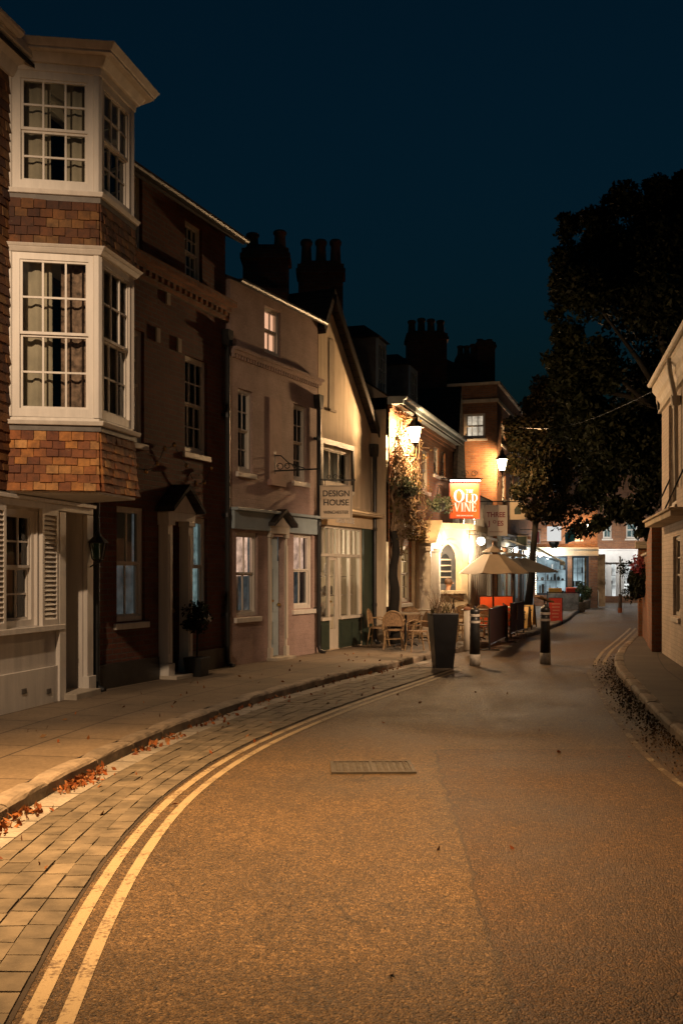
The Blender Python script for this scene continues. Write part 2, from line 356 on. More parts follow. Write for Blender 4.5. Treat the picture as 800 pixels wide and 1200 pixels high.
def asphalt():
    m, nt, b, out = newmat('asphalt'); tc = N(nt, 'ShaderNodeTexCoord'); v = tc.outputs['Object']
    vo = N(nt, 'ShaderNodeTexVoronoi'); vo.inputs['Scale'].default_value = 120; nt.links.new(v, vo.inputs['Vector'])
    g = N(nt, 'ShaderNodeSeparateColor'); nt.links.new(vo.outputs['Color'], g.inputs[0])
    vo2 = N(nt, 'ShaderNodeTexVoronoi'); vo2.inputs['Scale'].default_value = 58; nt.links.new(v, vo2.inputs['Vector'])
    g2 = N(nt, 'ShaderNodeSeparateColor'); nt.links.new(vo2.outputs['Color'], g2.inputs[0])
    fine = math_n(nt, 'ADD', math_n(nt, 'MULTIPLY', g.outputs[0], .6), math_n(nt, 'MULTIPLY', g2.outputs[1], .4))
    c = ramp(nt, fine, [(.1, (.026, .015, .006)), (.45, (.105, .060, .023)), (.75, (.17, .10, .040)), (.97, (.34, .21, .09))])
    big = noise(nt, v, .55, 7, .65); c = mixcol(nt, 1., c, ramp(nt, big, [(.3, (.5,)*3), (.7, (1.25,)*3)]), 'MULTIPLY')
    oil = ramp(nt, noise(nt, v, 1.7, 6, .7), [(.63, (1, 1, 1)), (.70, (.55, .52, .5))]); c = mixcol(nt, 1., c, oil, 'MULTIPLY')
    mid = noise(nt, v, 5, 6, .7); c = mixcol(nt, 1., c, ramp(nt, mid, [(.3, (.78,)*3), (.65, (1.08,)*3)]), 'MULTIPLY')
    # patched trench repair: a darker, redder rectangle of newer surfacing with a tarred joint
    s = N(nt, 'ShaderNodeSeparateXYZ'); nt.links.new(v, s.inputs[0])
    wob = math_n(nt, 'MULTIPLY', math_n(nt, 'SUBTRACT', noise(nt, v, 2.5, 3), .5), .18)
    xj = math_n(nt, 'ADD', math_n(nt, 'SUBTRACT', s.outputs[0], math_n(nt, 'ADD', math_n(nt, 'MULTIPLY', s.outputs[1], .04), .47)), wob)
    yj = math_n(nt, 'ADD', math_n(nt, 'SUBTRACT', 9.3, s.outputs[1]), wob)
    inp = math_n(nt, 'MULTIPLY', math_n(nt, 'GREATER_THAN', xj, 0.), math_n(nt, 'GREATER_THAN', yj, 0.))
    c = mixcol(nt, math_n(nt, 'MULTIPLY', inp, .85), c, mixcol(nt, 1., c, (.72, .62, .52, 1), 'MULTIPLY'))
    seam = math_n(nt, 'MULTIPLY', math_n(nt, 'LESS_THAN', math_n(nt, 'ABSOLUTE', xj), .012), math_n(nt, 'GREATER_THAN', yj, 0.))
    seam2 = math_n(nt, 'MULTIPLY', math_n(nt, 'LESS_THAN', math_n(nt, 'ABSOLUTE', yj), .014), math_n(nt, 'GREATER_THAN', xj, 0.))
    c = mixcol(nt, math_n(nt, 'MULTIPLY', math_n(nt, 'MAXIMUM', seam, seam2), .55), c, (.02, .014, .01, 1))
    cr = N(nt, 'ShaderNodeTexVoronoi', feature='DISTANCE_TO_EDGE'); cr.inputs['Scale'].default_value = .55; 
    wv = N(nt, 'ShaderNodeVectorMath', operation='ADD'); nz = N(nt, 'ShaderNodeTexNoise'); nz.inputs['Scale'].default_value = 2; nt.links.new(v, nz.inputs['Vector'])
    nt.links.new(v, wv.inputs[0]); nt.links.new(nz.outputs['Color'], wv.inputs[1]); nt.links.new(wv.outputs[0], cr.inputs['Vector'])
    ck = math_n(nt, 'MULTIPLY', math_n(nt, 'LESS_THAN', cr.outputs['Distance'], .006), math_n(nt, 'GREATER_THAN', noise(nt, v, .8, 2), .55))
    c = mixcol(nt, math_n(nt, 'MULTIPLY', ck, .5), c, (.02, .014, .01, 1))
    nt.links.new(c, b.inputs['Base Color'])
    nt.links.new(ramp(nt, big, [(.3, (.5,)*3), (.7, (.72,)*3)]), b.inputs['Roughness'])
    h = math_n(nt, 'ADD', math_n(nt, 'MULTIPLY', vo.outputs['Distance'], -1.), math_n(nt, 'MULTIPLY', vo2.outputs['Distance'], -.8))
    bump(nt, b, h, .9, .012); return m
ASPH = asphalt()
GROUND = M('dark_earth', (.05, .04, .03), .95, .4, .5, .3, 5)
mb = MB(); mb.quad((-900, -300, -.02), (900, -300, -.02), (900, 1500, -.02), (-900, 1500, -.02)); tag(mb.build('ground', GROUND), 'dark ground beneath and beyond the whole street', kind='structure')
ribbon('road', KL, 0, 0, 0., ASPH, -11, 74, .25, 'brown asphalt road curving away to the right', 6, KR)
SLAB = brick_mat('paving_slabs', (.20, .145, .09), (.165, .12, .076), (.07, .05, .035), .9, .62, .012, .45, .75, .35, uv=True, vs=.9)
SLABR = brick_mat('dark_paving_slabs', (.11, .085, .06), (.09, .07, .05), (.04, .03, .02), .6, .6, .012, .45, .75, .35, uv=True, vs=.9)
ribbon('pavement', KL, -.15, -14, PAVE, SLAB, -11, 74, .25, 'brown slab pavement along the left houses', 10)
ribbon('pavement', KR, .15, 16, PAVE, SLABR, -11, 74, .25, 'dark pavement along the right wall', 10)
GRAN = M('granite_kerb', (.21, .165, .12), .8, .4, 7, .5, 45, island=.3)
def kerb(cv, sgn, label):
    mb = MB(); ys = np.arange(-11, 74, .115); s = arclen(cv, ys); L = 0; 
    edges = []
    while L < s[-1]: edges.append(L); L += random.uniform(.7, 1.05) if L < 40 else 3
    for a, b in zip(edges, edges[1:]):
        n = 5 if a < 40 else 2; hj = random.uniform(-.008, .004); oj = random.uniform(-.008, .008); rows = []
        for i in range(n+1):
            ss = a+.008+(b-a-.016)*i/n; y = np.interp(ss, s, ys); e = .016 if i in (0, n) else 0
            prof = [(0+oj, -.05), (.004+oj, .08), (.014+oj+e*.5, .100+hj-e*.4), (.034+oj, .114+hj-e), (.09+oj, .117+hj-e*.8), (.152, .112+hj-e), (.152, -.05)]
            row = []
            for q, z in prof:
                x_, y_ = offs(cv, np.array([y]), sgn*(q+random.uniform(-.004, .004))); row.append((x_[0], y_[0], z+random.uniform(-.003, .003)))
            rows.append(row)
        k = 7; vs = [p for r in rows for p in r]
        fs = [(i*k+j, i*k+j+1, (i+1)*k+j+1, (i+1)*k+j) for i in range(n) for j in range(k-1)]+[tuple(range(k)), tuple(range(n*k, n*k+k))[::-1]]
        mb.add(vs, fs)
    return tag(mb.build('kerb', GRAN), label, kind='structure')
kerb(KL, -1, 'worn granite kerb along the left pavement'); kerb(KR, 1, 'dark granite kerb along the right pavement')
GUT = brick_mat('gutter_setts', (.33, .29, .24), (.26, .23, .19), (.07, .06, .045), .42, .5, .012, .5, .8, .4, uv=True, vs=2.5)
ribbon('gutter', KL, .0, .21, .004, GUT, -2, 19.5, .25, 'pale stone gutter beside the left kerb')
# block pavers: each a block of its own in one paved strip
PAV = M('block_pavers', (.118, .094, .064), .8, .5, 5, .6, 50, island=.22)
def pavers():
    mb = MB(); ys = np.arange(-1, 17.5, .05); s = arclen(KL, ys); g = .0045
    def P(ss, t, z):
        y = np.array([np.interp(ss, s, ys)]); xa, ya = offs(KL, y, .225); xb, yb = offs(YL, y, -.075)
        return (xa[0]+(xb[0]-xa[0])*t, ya[0]+(yb[0]-ya[0])*t, z)
    cols = [(0, .2, .21), (.2, .4, .2), (.4, .6, .22), (.6, .79, .2), (.79, 1., .19)]
    for ci, (a, b, ln) in enumerate(cols):
        S = random.uniform(0, ln)
        while S < s[-1]-.3:
            l = ln*random.uniform(.92, 1.06); zz = [.012+random.uniform(-.003, .003) for _ in range(4)]; wob = random.uniform(-.008, .008)
            q = [(S+g, a+.006+wob), (S+g, b-.006+wob), (S+l-g, b-.006+wob), (S+l-g, a+.006+wob)]
            top = [P(*p, z) for p, z in zip(q, zz)]; bot = [P(p[0]+(-.006 if i < 2 else .006), p[1], -.01) for i, p in enumerate(q)]
            mb.hexa(bot[::-1] if False else bot, 0) if False else mb.hexa(bot+top)
            S += l
    return tag(mb.build('paving_strip', PAV), 'block paved strip between gutter and yellow lines', kind='structure')
pavers()
JOINT = M('paver_joints', (.035, .025, .018), .95, .3, 8, .3, 60)
ribbon('paving_bed', KL, .215, -.06, .003, JOINT, -1, 17.5, .25, 'dark sand joints under the block pavers', 2, YL)
def worn_paint(name, col, amt):
    m, nt, b, out = newmat(name); tc = N(nt, 'ShaderNodeTexCoord'); v = tc.outputs['Object']; b.inputs['Base Color'].default_value = col+(1,); b.inputs['Roughness'].default_value = .7
    f = math_n(nt, 'ADD', math_n(nt, 'MULTIPLY', noise(nt, v, 45, 5, .7), .6), math_n(nt, 'MULTIPLY', noise(nt, v, 4, 5), .5))
    k = ramp(nt, f, [(amt, (0, 0, 0)), (amt+.09, (1, 1, 1))]); c = mixcol(nt, k, (.11, .07, .04, 1), col+(1,)); nt.links.new(c, b.inputs['Base Color'])
    bump(nt, b, noise(nt, v, 90, 4), .6); return m
YEL = worn_paint('worn_yellow_paint', (.34, .26, .15), .45)
YELR = worn_paint('very_worn_yellow_paint', (.34, .27, .16), .56)
ribbon('road_marking', YL, -.031, .031, .004, YEL, -4, 17.0, .25, 'outer yellow line beside the block pavers')
ribbon('road_marking', YL, .10, .162, .004, YEL, -4, 17.0, .25, 'inner yellow line on the road side')
for o0 in (-.33, -.18): ribbon('road_marking', KR, o0-.03, o0+.03, .004, YEL, 17.8, 30, .25, 'yellow line by the far right kerb, %s of the pair' % ('outer' if o0 < -.3 else 'inner'))
ribbon('road_marking', KR, -.44, -.38, .004, YELR, 2, 17.2, .25, 'broken worn line along the near right kerb')
# iron cover in the road
IRON = M('cast_iron', (.06, .048, .035), .6, .4, 12, .4, 90, metal=.2)
mb = MB(); x0, x1, y0, y1 = -.34, .34, -.25, .25
mb.box(x0, x1, y0, y0+.03, -.01, .014); mb.box(x0, x1, y1-.03, y1, -.01, .014); mb.box(x0, x0+.03, y0+.03, y1-.03, -.01, .014); mb.box(x1-.03, x1, y0+.03, y1-.03, -.01, .014); mb.box(-.012, .012, y0+.03, y1-.03, -.01, .014)
for i in range(11):
    for j in range(8):
        cx_, cy_ = x0+.062+i*.0555, y0+.062+j*.0535
        if abs(cx_) > .03: mb.hexa([(cx_-.02, cy_-.02, 0), (cx_+.02, cy_-.02, 0), (cx_+.02, cy_+.02, 0), (cx_-.02, cy_+.02, 0), (cx_-.014, cy_-.014, .013), (cx_+.014, cy_-.014, .013), (cx_+.014, cy_+.014, .013), (cx_-.014, cy_+.014, .013)])
mb.box(x0+.03, x1-.03, y0+.03, y1-.03, -.01, .006)
tag(mb.build('manhole_cover', IRON, None, (.25, 8.42, .002), R(2)), 'rectangular cast iron cover set in the road', 'manhole cover')

# ------------------------------------------------------------------ house A : tile hung house with canted bay
hA = House('house', 'tall tile hung house with white two storey bay window and shuttered shopfront', 'house', (-3.6-.225*1.9, 9.1), .225)
uE = hA.loc(-3.2, 12.95)[0]; ZS = 2.38
gw = hA.rect(4, 44, 597, 735); gl = hA.f(4, 660)[0]
dr = (hA.f(73, 650)[0], hA.f(97, 650)[0], 0.0, hA.f(80, 597)[1])
mb = MB(); wall(mb, 0, uE, -.12, ZS, [gw, dr], .10); hull(mb, 0, uE, -.12, ZS, 6)
mb.build('shopfront_wall', RENDERW, hA.root)
W2 = [hA.loc(*p) for p in ((-3.585, 11.05), (-2.65, 11.22), (-2.45, 12.1), (-3.22, 12.67))]
mb = MB(); wall(mb, 0, uE, ZS, 7.0, [(W2[0][0]+.06, W2[3][0]-.06, 3.25, 4.9), (W2[0][0]+.06, W2[3][0]-.06, 5.72, 6.9)], .2, y=.03); hull(mb, 0, uE, ZS, 7.0, 6); mb.build('wall', BRICKA, hA.root)
def tiles(mb, P0, P1, za, zb, flare=.0, row=.105, tw=.132, out=None):
    P0, P1 = Vector(P0), Vector(P1); L = (P1-P0).length; d = (P1-P0)/L; n = Vector((d.y, -d.x)) if out is None else Vector(out)
    nr = int(round((zb-za)/row)); row = (zb-za)/nr
    for r in range(nr):
        z = za+r*row; k = -(.5 if r % 2 else 0)*tw; kk = flare*(1-r/nr)**1.5; kk2 = flare*(1-min(1, (r+1.1)/nr))**1.5
        while k < L:
            a, b = max(0, k)+.003, min(L, k+tw)-.003; k += tw
            if b-a < .02: continue
            t = .026+random.uniform(-.006, .010); dz = random.uniform(-.009, .007)
            q = lambda s, o, zz: (P0.x+d.x*s+n.x*o, P0.y+d.y*s+n.y*o, zz)
            ex = kk if True else 0
            mb.hexa([q(a-ex*.4 if a < .01 else a, t+kk, z+dz), q(b+ex*.4 if b > L-.01 else b, t+kk+random.uniform(-.003, .003), z+dz), q(b, 0, z+dz), q(a, 0, z+dz),
                     q(a, .012+kk2, z+row*1.12), q(b, .012+kk2, z+row*1.12), q(b, 0, z+row*1.12), q(a, 0, z+row*1.12)])
W2[0] = (W2[0][0], 0.); W2[3] = (W2[3][0], 0.)
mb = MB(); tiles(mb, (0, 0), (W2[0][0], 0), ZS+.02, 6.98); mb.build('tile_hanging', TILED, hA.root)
Z = dict(soff=2.38, t1=3.05, l1=3.17, w1t=4.98, a2=5.05, a2t=5.55, l2=5.66, w2t=6.95, top=7.12)
F3 = [(W2[0], W2[1]), (W2[1], W2[2]), (W2[2], W2[3])]
def outl(o):   # offset outline of the bay
    res = []
    segs = [(Vector(a), Vector(b)) for a, b in F3]; ns = [Vector(((b-a).normalized().y, -(b-a).normalized().x)) for a, b in segs]
    P = [segs[0][0]+ns[0]*o]
    for i in (0, 1):
        n1, n2 = ns[i], ns[i+1]; bis = (n1+n2).normalized(); P.append(segs[i][1]+bis*(o/bis.dot(n1)))
    P.append(segs[2][1]+ns[2]*o); return P
def bay_slab(mb, o, z0, z1, o2=None):
    a = outl(o); b = outl(o if o2 is None else o2)
    A3 = [(p.x, p.y, z0) for p in a]; B3 = [(p.x, p.y, z1) for p in b]
    A3[0] = (A3[0][0], .02, z0); B3[0] = (B3[0][0], .02, z1); A3[3] = (A3[3][0], .02, z0); B3[3] = (B3[3][0], .02, z1)
    mb.add(A3+B3, [(3, 2, 1, 0), (4, 5, 6, 7), (0, 1, 5, 4), (1, 2, 6, 5), (2, 3, 7, 6), (3, 0, 4, 7)])
def slabs(name, mat, rows, bev=0.):
    mb = MB(); [bay_slab(mb, *r_) for r_ in rows]; mb.build(name, mat, hA.root, bevel=bev)
slabs('bay_apron', LEAD, [(-.03, Z['soff']+.02, Z['t1'])]); slabs('bay_apron', LEAD, [(-.03, Z['a2'], Z['a2t'])])
slabs('bay_soffit', WHITE, [(.015, Z['soff']-.015, Z['soff']+.018)], .006)
slabs('bay_sill', WHITE, [(.06, Z['l1']-.06, Z['l1']-.012, .08), (.0, Z['l1']-.012, Z['l1']+.03)], .006); slabs('bay_cornice', WHITE, [(.03, Z['w1t'], Z['w1t']+.05, .07), (.07, Z['w1t']+.05, Z['a2']+.012, .10)], .006)
slabs('bay_sill', WHITE, [(.05, Z['l2']-.05, Z['l2'], .07)], .006); slabs('bay_cornice', WHITE, [(.02, Z['w2t'], Z['w2t']+.08, .03), (.06, Z['w2t']+.08, Z['top'], .12), (.20, Z['top'], Z['top']+.025), (.21, Z['top']+.025, Z['top']+.10, .26)], .006)
slabs('lead_flashing', LEAD, [(.03, Z['t1'], Z['l1']-.06)]); slabs('lead_flashing', LEAD, [(.02, Z['a2t'], Z['l2']-.05)])
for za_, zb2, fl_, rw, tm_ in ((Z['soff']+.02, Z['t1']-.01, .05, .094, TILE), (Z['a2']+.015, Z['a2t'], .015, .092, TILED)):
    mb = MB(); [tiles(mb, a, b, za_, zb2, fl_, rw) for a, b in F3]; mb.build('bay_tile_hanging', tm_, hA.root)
mb = MB(); bay_slab(mb, .25, Z['top']+.10, Z['top']+.34, -.35); mb.build('bay_roof', ROOF, hA.root)
# bay posts and windows
for P in outl(-.045)[0:4]:
    for a, b in ((Z['l1']+.03, Z['w1t']), (Z['l2'], Z['w2t'])): mb = MB(); mb.tube([(P.x, P.y, a), (P.x, P.y, b)], .062, 8); mb.build('corner_post', WHITE, hA.root)
for (a, b), cur1, cur2 in ((F3[0], [(0, .46, CURT), (.56, 1, CURTP)], [(0, .44, CURT), (.6, 1., CURT)]), (F3[1], [(.0, .3, CURTP), (.55, 1., CURT)], [(0, .3, CURT)]), (F3[2], None, None)):
    a, b = Vector(a), Vector(b); L = (b-a).length; rz = math.atan2((b-a).y, (b-a).x); d = (b-a)/L
    p = a+d*.04; w = L-.08
    window(hA.root, (p.x, p.y, Z['l1']+.03), rz, w, Z['w1t']-Z['l1']-.03, 3, (2, 2), .075, curtain=cur1, sill=False, room=False)
    window(hA.root, (p.x, p.y, Z['l2']), rz, w, Z['w2t']-Z['l2'], 3, (2, 2), .085, curtain=cur2, sill=False, room=False)
# main eave and roof
mb = MB(); mb.prism([(-.05, 6.86), (.05, 6.86), (.05, 7.15), (-.27, 7.15), (-.27, 7.06), (-.10, 6.98)], 0, uE, 'x'); mb.build('eaves', WHITE, hA.root)
roof(hA, 0, uE, 7.15, 9.3, 6, .26)
gutter(hA, 0, W2[0][0]-.3, 7.15, -.31, mat=WHITE)
# shopfront : fascia, sill, sash window, shutters, pilasters, recessed door
mb = MB(); mb.box(0, uE-.03, -.05, -.003, gw[3]+.03, ZS-.07); mb.box(0, uE-.02, -.09, -.003, ZS-.07, ZS-.025)
mb.box(0, hA.f(70, 735)[0]+.02, -.07, -.003, gw[2]-.07, gw[2]-.006); mb.box(0, dr[0]-.05, -.035, -.003, -.1, .42)
mb.build('fascia', WHITE, hA.root, bevel=.005)
win(hA, (gw[0]-.15, gw[1], gw[2], gw[3]), .04, cols=3, rows=(2, 2), fr=.06, sill=False, curtain=[(0, .35, CURTW), (.55, 1, CURT)], deep=.9)
def shutter(u0, u1, z0, z1):
    mb = MB(); t = .045; st = .045
    mb.box(u0, u0+st, -t-.012, -.012, z0, z1); mb.box(u1-st, u1, -t-.012, -.012, z0, z1); mb.box(u0+st, u1-st, -t-.012, -.012, z1-.07, z1); mb.box(u0+st, u1-st, -t-.012, -.012, z0, z0+.09)
    n = 22
    for i in range(n):
        z = z0+.09+(z1-z0-.16)*i/n; hgt = (z1-z0-.16)/n
        mb.hexa([(u0+st, -t-.01, z), (u1-st, -t-.01, z), (u1-st, -t-.001, z-.004), (u0+st, -t-.001, z-.004), (u0+st, -.022, z+hgt*.95), (u1-st, -.022, z+hgt*.95), (u1-st, -.014, z+hgt*.9), (u0+st, -.014, z+hgt*.9)])
    mb.build('shutter', WHITE, hA.root)
s1 = hA.rect(45, 64, 597, 735); shutter(*s1); shutter(gw[0]-.03-(s1[1]-s1[0]), gw[0]-.03, s1[2], s1[3])
mb = MB(); mb.box(s1[1]+.02, dr[0]-.01, -.06, -.003, -.1, gw[3]+.02); mb.build('pilaster', WHITE, hA.root, bevel=.006)
mb = MB(); mb.box(dr[1]+.01, uE-.05, -.06, -.003, -.1, gw[3]+.02); mb.box(dr[1]-.01, uE-.03, -.09, -.003, -.1, .22); mb.build('pilaster', WHITE, hA.root, bevel=.006)
mb = MB(); mb.box(dr[0], dr[1], .5, .55, .12, dr[3])
for a, b, c, d in ((.12, .46, .2, .95), (.54, .88, .2, .95), (.12, .46, 1.05, 1.75), (.54, .88, 1.05, 1.75)):
    w_ = dr[1]-dr[0]; mb.box(dr[0]+a*w_, dr[0]+b*w_, .485, .499, c, d)
o = mb.build('door', DOORDK, hA.root, bevel=.004); k = MB(); k.lathe([(.028, -.03), (.035, 0), (.02, .02)], 10, (dr[0]+.12, .46, 1.0)); k.build('handle', BRASS, o, smooth=True)
mb = MB(); mb.box(dr[0], dr[0]-.02, .10, .5, .1, dr[3]) if 0 else mb.quad((dr[0], .1, 0), (dr[0], .6, 0), (dr[0], .6, dr[3]), (dr[0], .1, dr[3])); mb.quad((dr[1], .1, 0), (dr[1], .6, 0), (dr[1], .6, dr[3]), (dr[1], .1, dr[3])); mb.quad((dr[0], .1, dr[3]), (dr[1], .1, dr[3]), (dr[1], .6, dr[3]), (dr[0], .6, dr[3]))
mb.box(dr[0]+.06, dr[1]-.02, -.0, .045, 1.0, 1.001) if 0 else None
mb.build('door_recess', WHITE, hA.root)
mb = MB(); mb.box(dr[0]-.06, dr[1]+.06, -.22, .5, -.1, .075); mb.build('doorstep', STONE, hA.root, bevel=.01)
for px_ in (25, 54):
    u, z = hA.f(px_, 810); mb = MB(); mb.box(u-.05, u+.05, -.042, -.036, z-.03, z+.03)
    for i in range(3): mb.box(u-.04, u+.04, -.046, -.042, z-.018+i*.016, z-.010+i*.016)
    mb.build('air_vent', LEAD, hA.root)
# unlit wall lantern by the door
hwx = hA.f(101, 630)[0]; wl = empty('wall_lantern', (0, 0, 0), 0, 'small unlit black carriage lantern on the wall beside the shuttered shopfront door', 'lantern')
P = hA.A+hA.d*hwx+hA.n*.16; wl.location = (P.x, P.y, 1.78)
mb = MB(); mb.prism([(-.055, 0), (.055, 0), (.09, .2), (-.09, .2)], -.06, .06); mb.build('lantern_body', GLASS, wl)
mb = MB()
for sx in (-1, 1):
    for sy in (-1, 1): mb.tube([(sx*.055, sy*.06, 0), (sx*.09, sy*.065, .2)], .008, 4)
mb.lathe([(.14, .2), (.12, .225), (.05, .29), (.03, .33), (.01, .36)], 8); mb.lathe([(.03, -.05), (.07, -.01), (.07, 0)], 8); mb.tube([(0, 0, -.04), (-.1, .02, -.1), (-.17, .04, .05)], .012, 6); mb.build('frame', BLACK, wl)

# ------------------------------------------------------------------ house B : dark red brick
hB = House('house', 'dark red brick house with cornice, sash windows and a pedimented white doorcase', 'house', (-3.21, 12.99), .383)
uB = hB.loc(-1.86, 16.49)[0]; ZB = 6.95
ops = [hB.rect(137, 170, 594, 728), hB.rect(219, 243, 607, 722), hB.rect(148, 169, 385, 517), hB.rect(217, 243, 420, 531), hB.rect(150, 167, 200, 305), hB.rect(217, 237, 262, 333)]
dB = hB.rect(192, 209, 615, 790); dB = (dB[0], dB[1], 0, dB[3])
mb = MB(); wall(mb, 0, uB, -.12, ZB, ops+[dB], .12); hull(mb, 0, uB, -.12, ZB, 6); mb.build('wall', BRICKA, hB.root)
for i, o in enumerate(ops):
    kw = dict(cols=2 if i < 2 else 3, rows=(1, 1) if i < 2 else (2, 2))
    if i == 0: kw.update(curtain=[(.12, .4, CURTW)], half=(.5, CURTW), inner=LIT_GREY)
    if i == 1: kw.update(inner=LIT_COOL, curtain=[(.55, .75, CURTP)])
    if i == 3: kw.update(curtain=[(0, .25, CURT), (.75, 1, CURT)])
    win(hB, o, .05, **kw)
mb = MB(); zc = hB.f(216, 333)[1]
mb.box(.0, uB+.03, -.10, -.003, zc-.12, zc-.04); mb.box(0, uB+.05, -.19, -.003, zc-.04, zc+.05); mb.box(0, uB+.04, -.05, -.003, zc-.26, zc-.12)
n_ = int(uB/.16)
for i in range(n_): mb.box(i*uB/n_, i*uB/n_+.07, -.095, -.052, zc-.19, zc-.122)
mb.build('cornice', BRICKG, hB.root)
for a, b in ((0, dB[0]-.2), (dB[1]+.2, uB)): mb = MB(); mb.box(a, b, -.05, -.003, -.1, .32); mb.build('plinth', TIMBER, hB.root)
roof(hB, 0, uB, ZB, 8.6, 6, .28, .12); gutter(hB, -.1, uB+.14, ZB-.08, -.32)
downpipe(hB, .08, 0, 6.5); downpipe(hB, uB-.06, 0, 5.4)
for (x, y) in ((196, 349), (184, 393), (209, 405)):
    u, z = hB.f(x, y); mb = MB(); mb.box(u-.05, u+.05, -.03, -.004, z-.1, z+.1); mb.build('wall_tie', STONE, hB.root)
def doorcase(h, d, ped, mat, wide=.2, proj=.18, doormat=None, hoodmat=None, step=True, fan=.0, pw=.12):
    u0, u1, _, zt = d; mb = MB(); L0, L1 = u0-wide, u1+wide
    for a, b in ((L0, u0-.02), (u1+.02, L1)):
        mb.box(a, b, -proj, -.003, .22, zt-.02); mb.box(a-.025, b+.025, -proj-.025, -.003, -.08, .22); mb.box(a-.025, b+.025, -proj-.03, -.003, zt-.02, zt+.05)
        m_ = (a+b)/2; mb.box(m_-.03, m_+.03, -proj-.012, -proj, .35, zt-.15)
    mb.box(L0-.03, L1+.03, -proj-.03, -.003, zt+.05, zt+.17)
    mb.build('doorcase', mat, h.root, bevel=.006)
    mb = MB(); zz = zt+.17; mid = (L0+L1)/2; e0, e1 = L0-.10, L1+.10; pj = -proj-.16
    if ped:
        mb.hexa([(e0, pj, zz), (mid, pj, zz+ped), (mid, -.004, zz+ped), (e0, -.004, zz), (e0, pj, zz+.06), (mid, pj, zz+ped+.07), (mid, -.004, zz+ped+.07), (e0, -.004, zz+.06)])
        mb.hexa([(mid, pj, zz+ped), (e1, pj, zz), (e1, -.004, zz), (mid, -.004, zz+ped), (mid, pj, zz+ped+.07), (e1, pj, zz+.06), (e1, -.004, zz+.06), (mid, -.004, zz+ped+.07)])
        o = mb.build('door_hood', hoodmat or ROOF, h.root)
        b = MB(); b.prism([(L0, zz+.002), (L1, zz+.002), (mid, zz+ped-.03)], -proj-.05, -.006); b.build('pediment', mat, o)
    mb = MB(); mb.box(u0, u1, .10, .15, .05, zt-fan); w = u1-u0
    for a, b, c, dd in ((.12, .46, .15, .38), (.54, .88, .15, .38), (.12, .46, .48, .92), (.54, .88, .48, .92)):
        H = zt-fan; mb.box(u0+a*w, u0+b*w, .085, .099, c*H, dd*H)
    o = mb.build('door', doormat or DOORDK, h.root, bevel=.004)
    k = MB(); k.lathe([(.02, -.03), (.034, -.01), (.034, .01), (.015, .03)], 10, (u0+w*.88, .06, .95)); k.box(u0+w*.4, u0+w*.6, .08, .086, 1.0, 1.04); k.build('handle', BRASS, o, smooth=False)
    if fan:
        g = MB(); g.quad((u0, .12, zt-fan), (u1, .12, zt-fan), (u1, .12, zt), (u0, .12, zt)); g.build('fanlight', GREYBLUE, o)
    if step: s = MB(); s.box(L0-.04, L1+.04, -proj-.16, .1, -.1, .05); s.build('doorstep', STONE, h.root, bevel=.01)
doorcase(hB, dB, .34, WHITE, .15, .16, DOORDK)
# festoon of small glass bulbs across house B
fo = empty('festoon', (0, 0, 0), 0, 'string of small unlit glass bulbs looped across the dark brick house', 'string lights')
P = hB.A; fo.location = (P.x, P.y, PAVE); fo.rotation_euler = hB.root.rotation_euler
pts = [hB.f(x, y, .08) for x, y in ((160, 545), (171, 552), (184, 543), (193, 525), (204, 521), (218, 545), (229, 566), (239, 565), (247, 548))]
mb = MB(); line = []
for (a, b) in zip(pts, pts[1:]):
    for t in np.linspace(0, 1, 6)[:-1]: line.append((a[0]+(b[0]-a[0])*t, -.08, a[1]+(b[1]-a[1])*t-.05*math.sin(math.pi*t)+.03))
mb.tube(line, .006, 4); mb.build('cable', BLACK, fo)
BULB = M('amber_bulb_glass', (.5, .3, .12), .15, .1, 5, 0, metal=.7)
for (u, z) in pts:
    b = MB(); b.lathe([(.006, -.04), (.022, -.03), (.03, -.005), (.022, .02), (.01, .035)], 10); b.build('bulb', BULB, fo, (u, -.085, z), smooth=True)

# ------------------------------------------------------------------ house C : pink painted brick
hC = House('house', 'pink painted brick house with one lit attic window and a small gabled door hood', 'house', (-1.79, 16.5), .467)
uC = hC.loc(-.45, 19.37)[0]; ZC = 6.25
ops = [hC.rect(277, 302, 624, 722), hC.rect(344, 366, 625, 713), hC.rect(279, 296, 457, 553), hC.rect(344, 359, 475, 564), hC.rect(310, 329, 362, 416)]
dC = hC.rect(316, 332, 629, 770); dC = (dC[0], dC[1], 0, dC[3])
bl = hC.rect(315, 329, 468, 563)
mb = MB(); wall(mb, 0, uC, -.12, ZC, ops+[dC], .10); hull(mb, 0, uC, -.12, ZC, 6); mb.build('wall', PINK, hC.root)
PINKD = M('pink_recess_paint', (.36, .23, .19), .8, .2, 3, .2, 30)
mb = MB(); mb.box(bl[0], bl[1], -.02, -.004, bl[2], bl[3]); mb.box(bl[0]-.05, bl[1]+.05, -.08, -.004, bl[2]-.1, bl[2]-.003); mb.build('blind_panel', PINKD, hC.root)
win(hC, ops[0], .04, cols=2, rows=(1, 1), half=(.52, LIT_BLIND), curtain=[(.35, .6, CURTW)], inner=LIT_GREY, deep=.6)
win(hC, ops[1], .04, cols=2, rows=(1, 1), half=(.5, LIT_BLIND), curtain=[(.3, .55, CURTW)], inner=LIT_GREY, deep=.6)
win(hC, ops[2], .04, cols=2, rows=(2, 2)); win(hC, ops[3], .04, cols=2, rows=(2, 2))
win(hC, ops[4], .04, cols=2, rows=(1, 1), inner=LIT_WARM, sill=False, deep=.5, lab='lit attic window')
zc = hC.f(323, 432)[1]; mb = MB(); mb.box(0, uC+.02, -.08, -.003, zc-.02, zc+.04); mb.box(0, uC+.04, -.13, -.003, zc+.04, zc+.085)
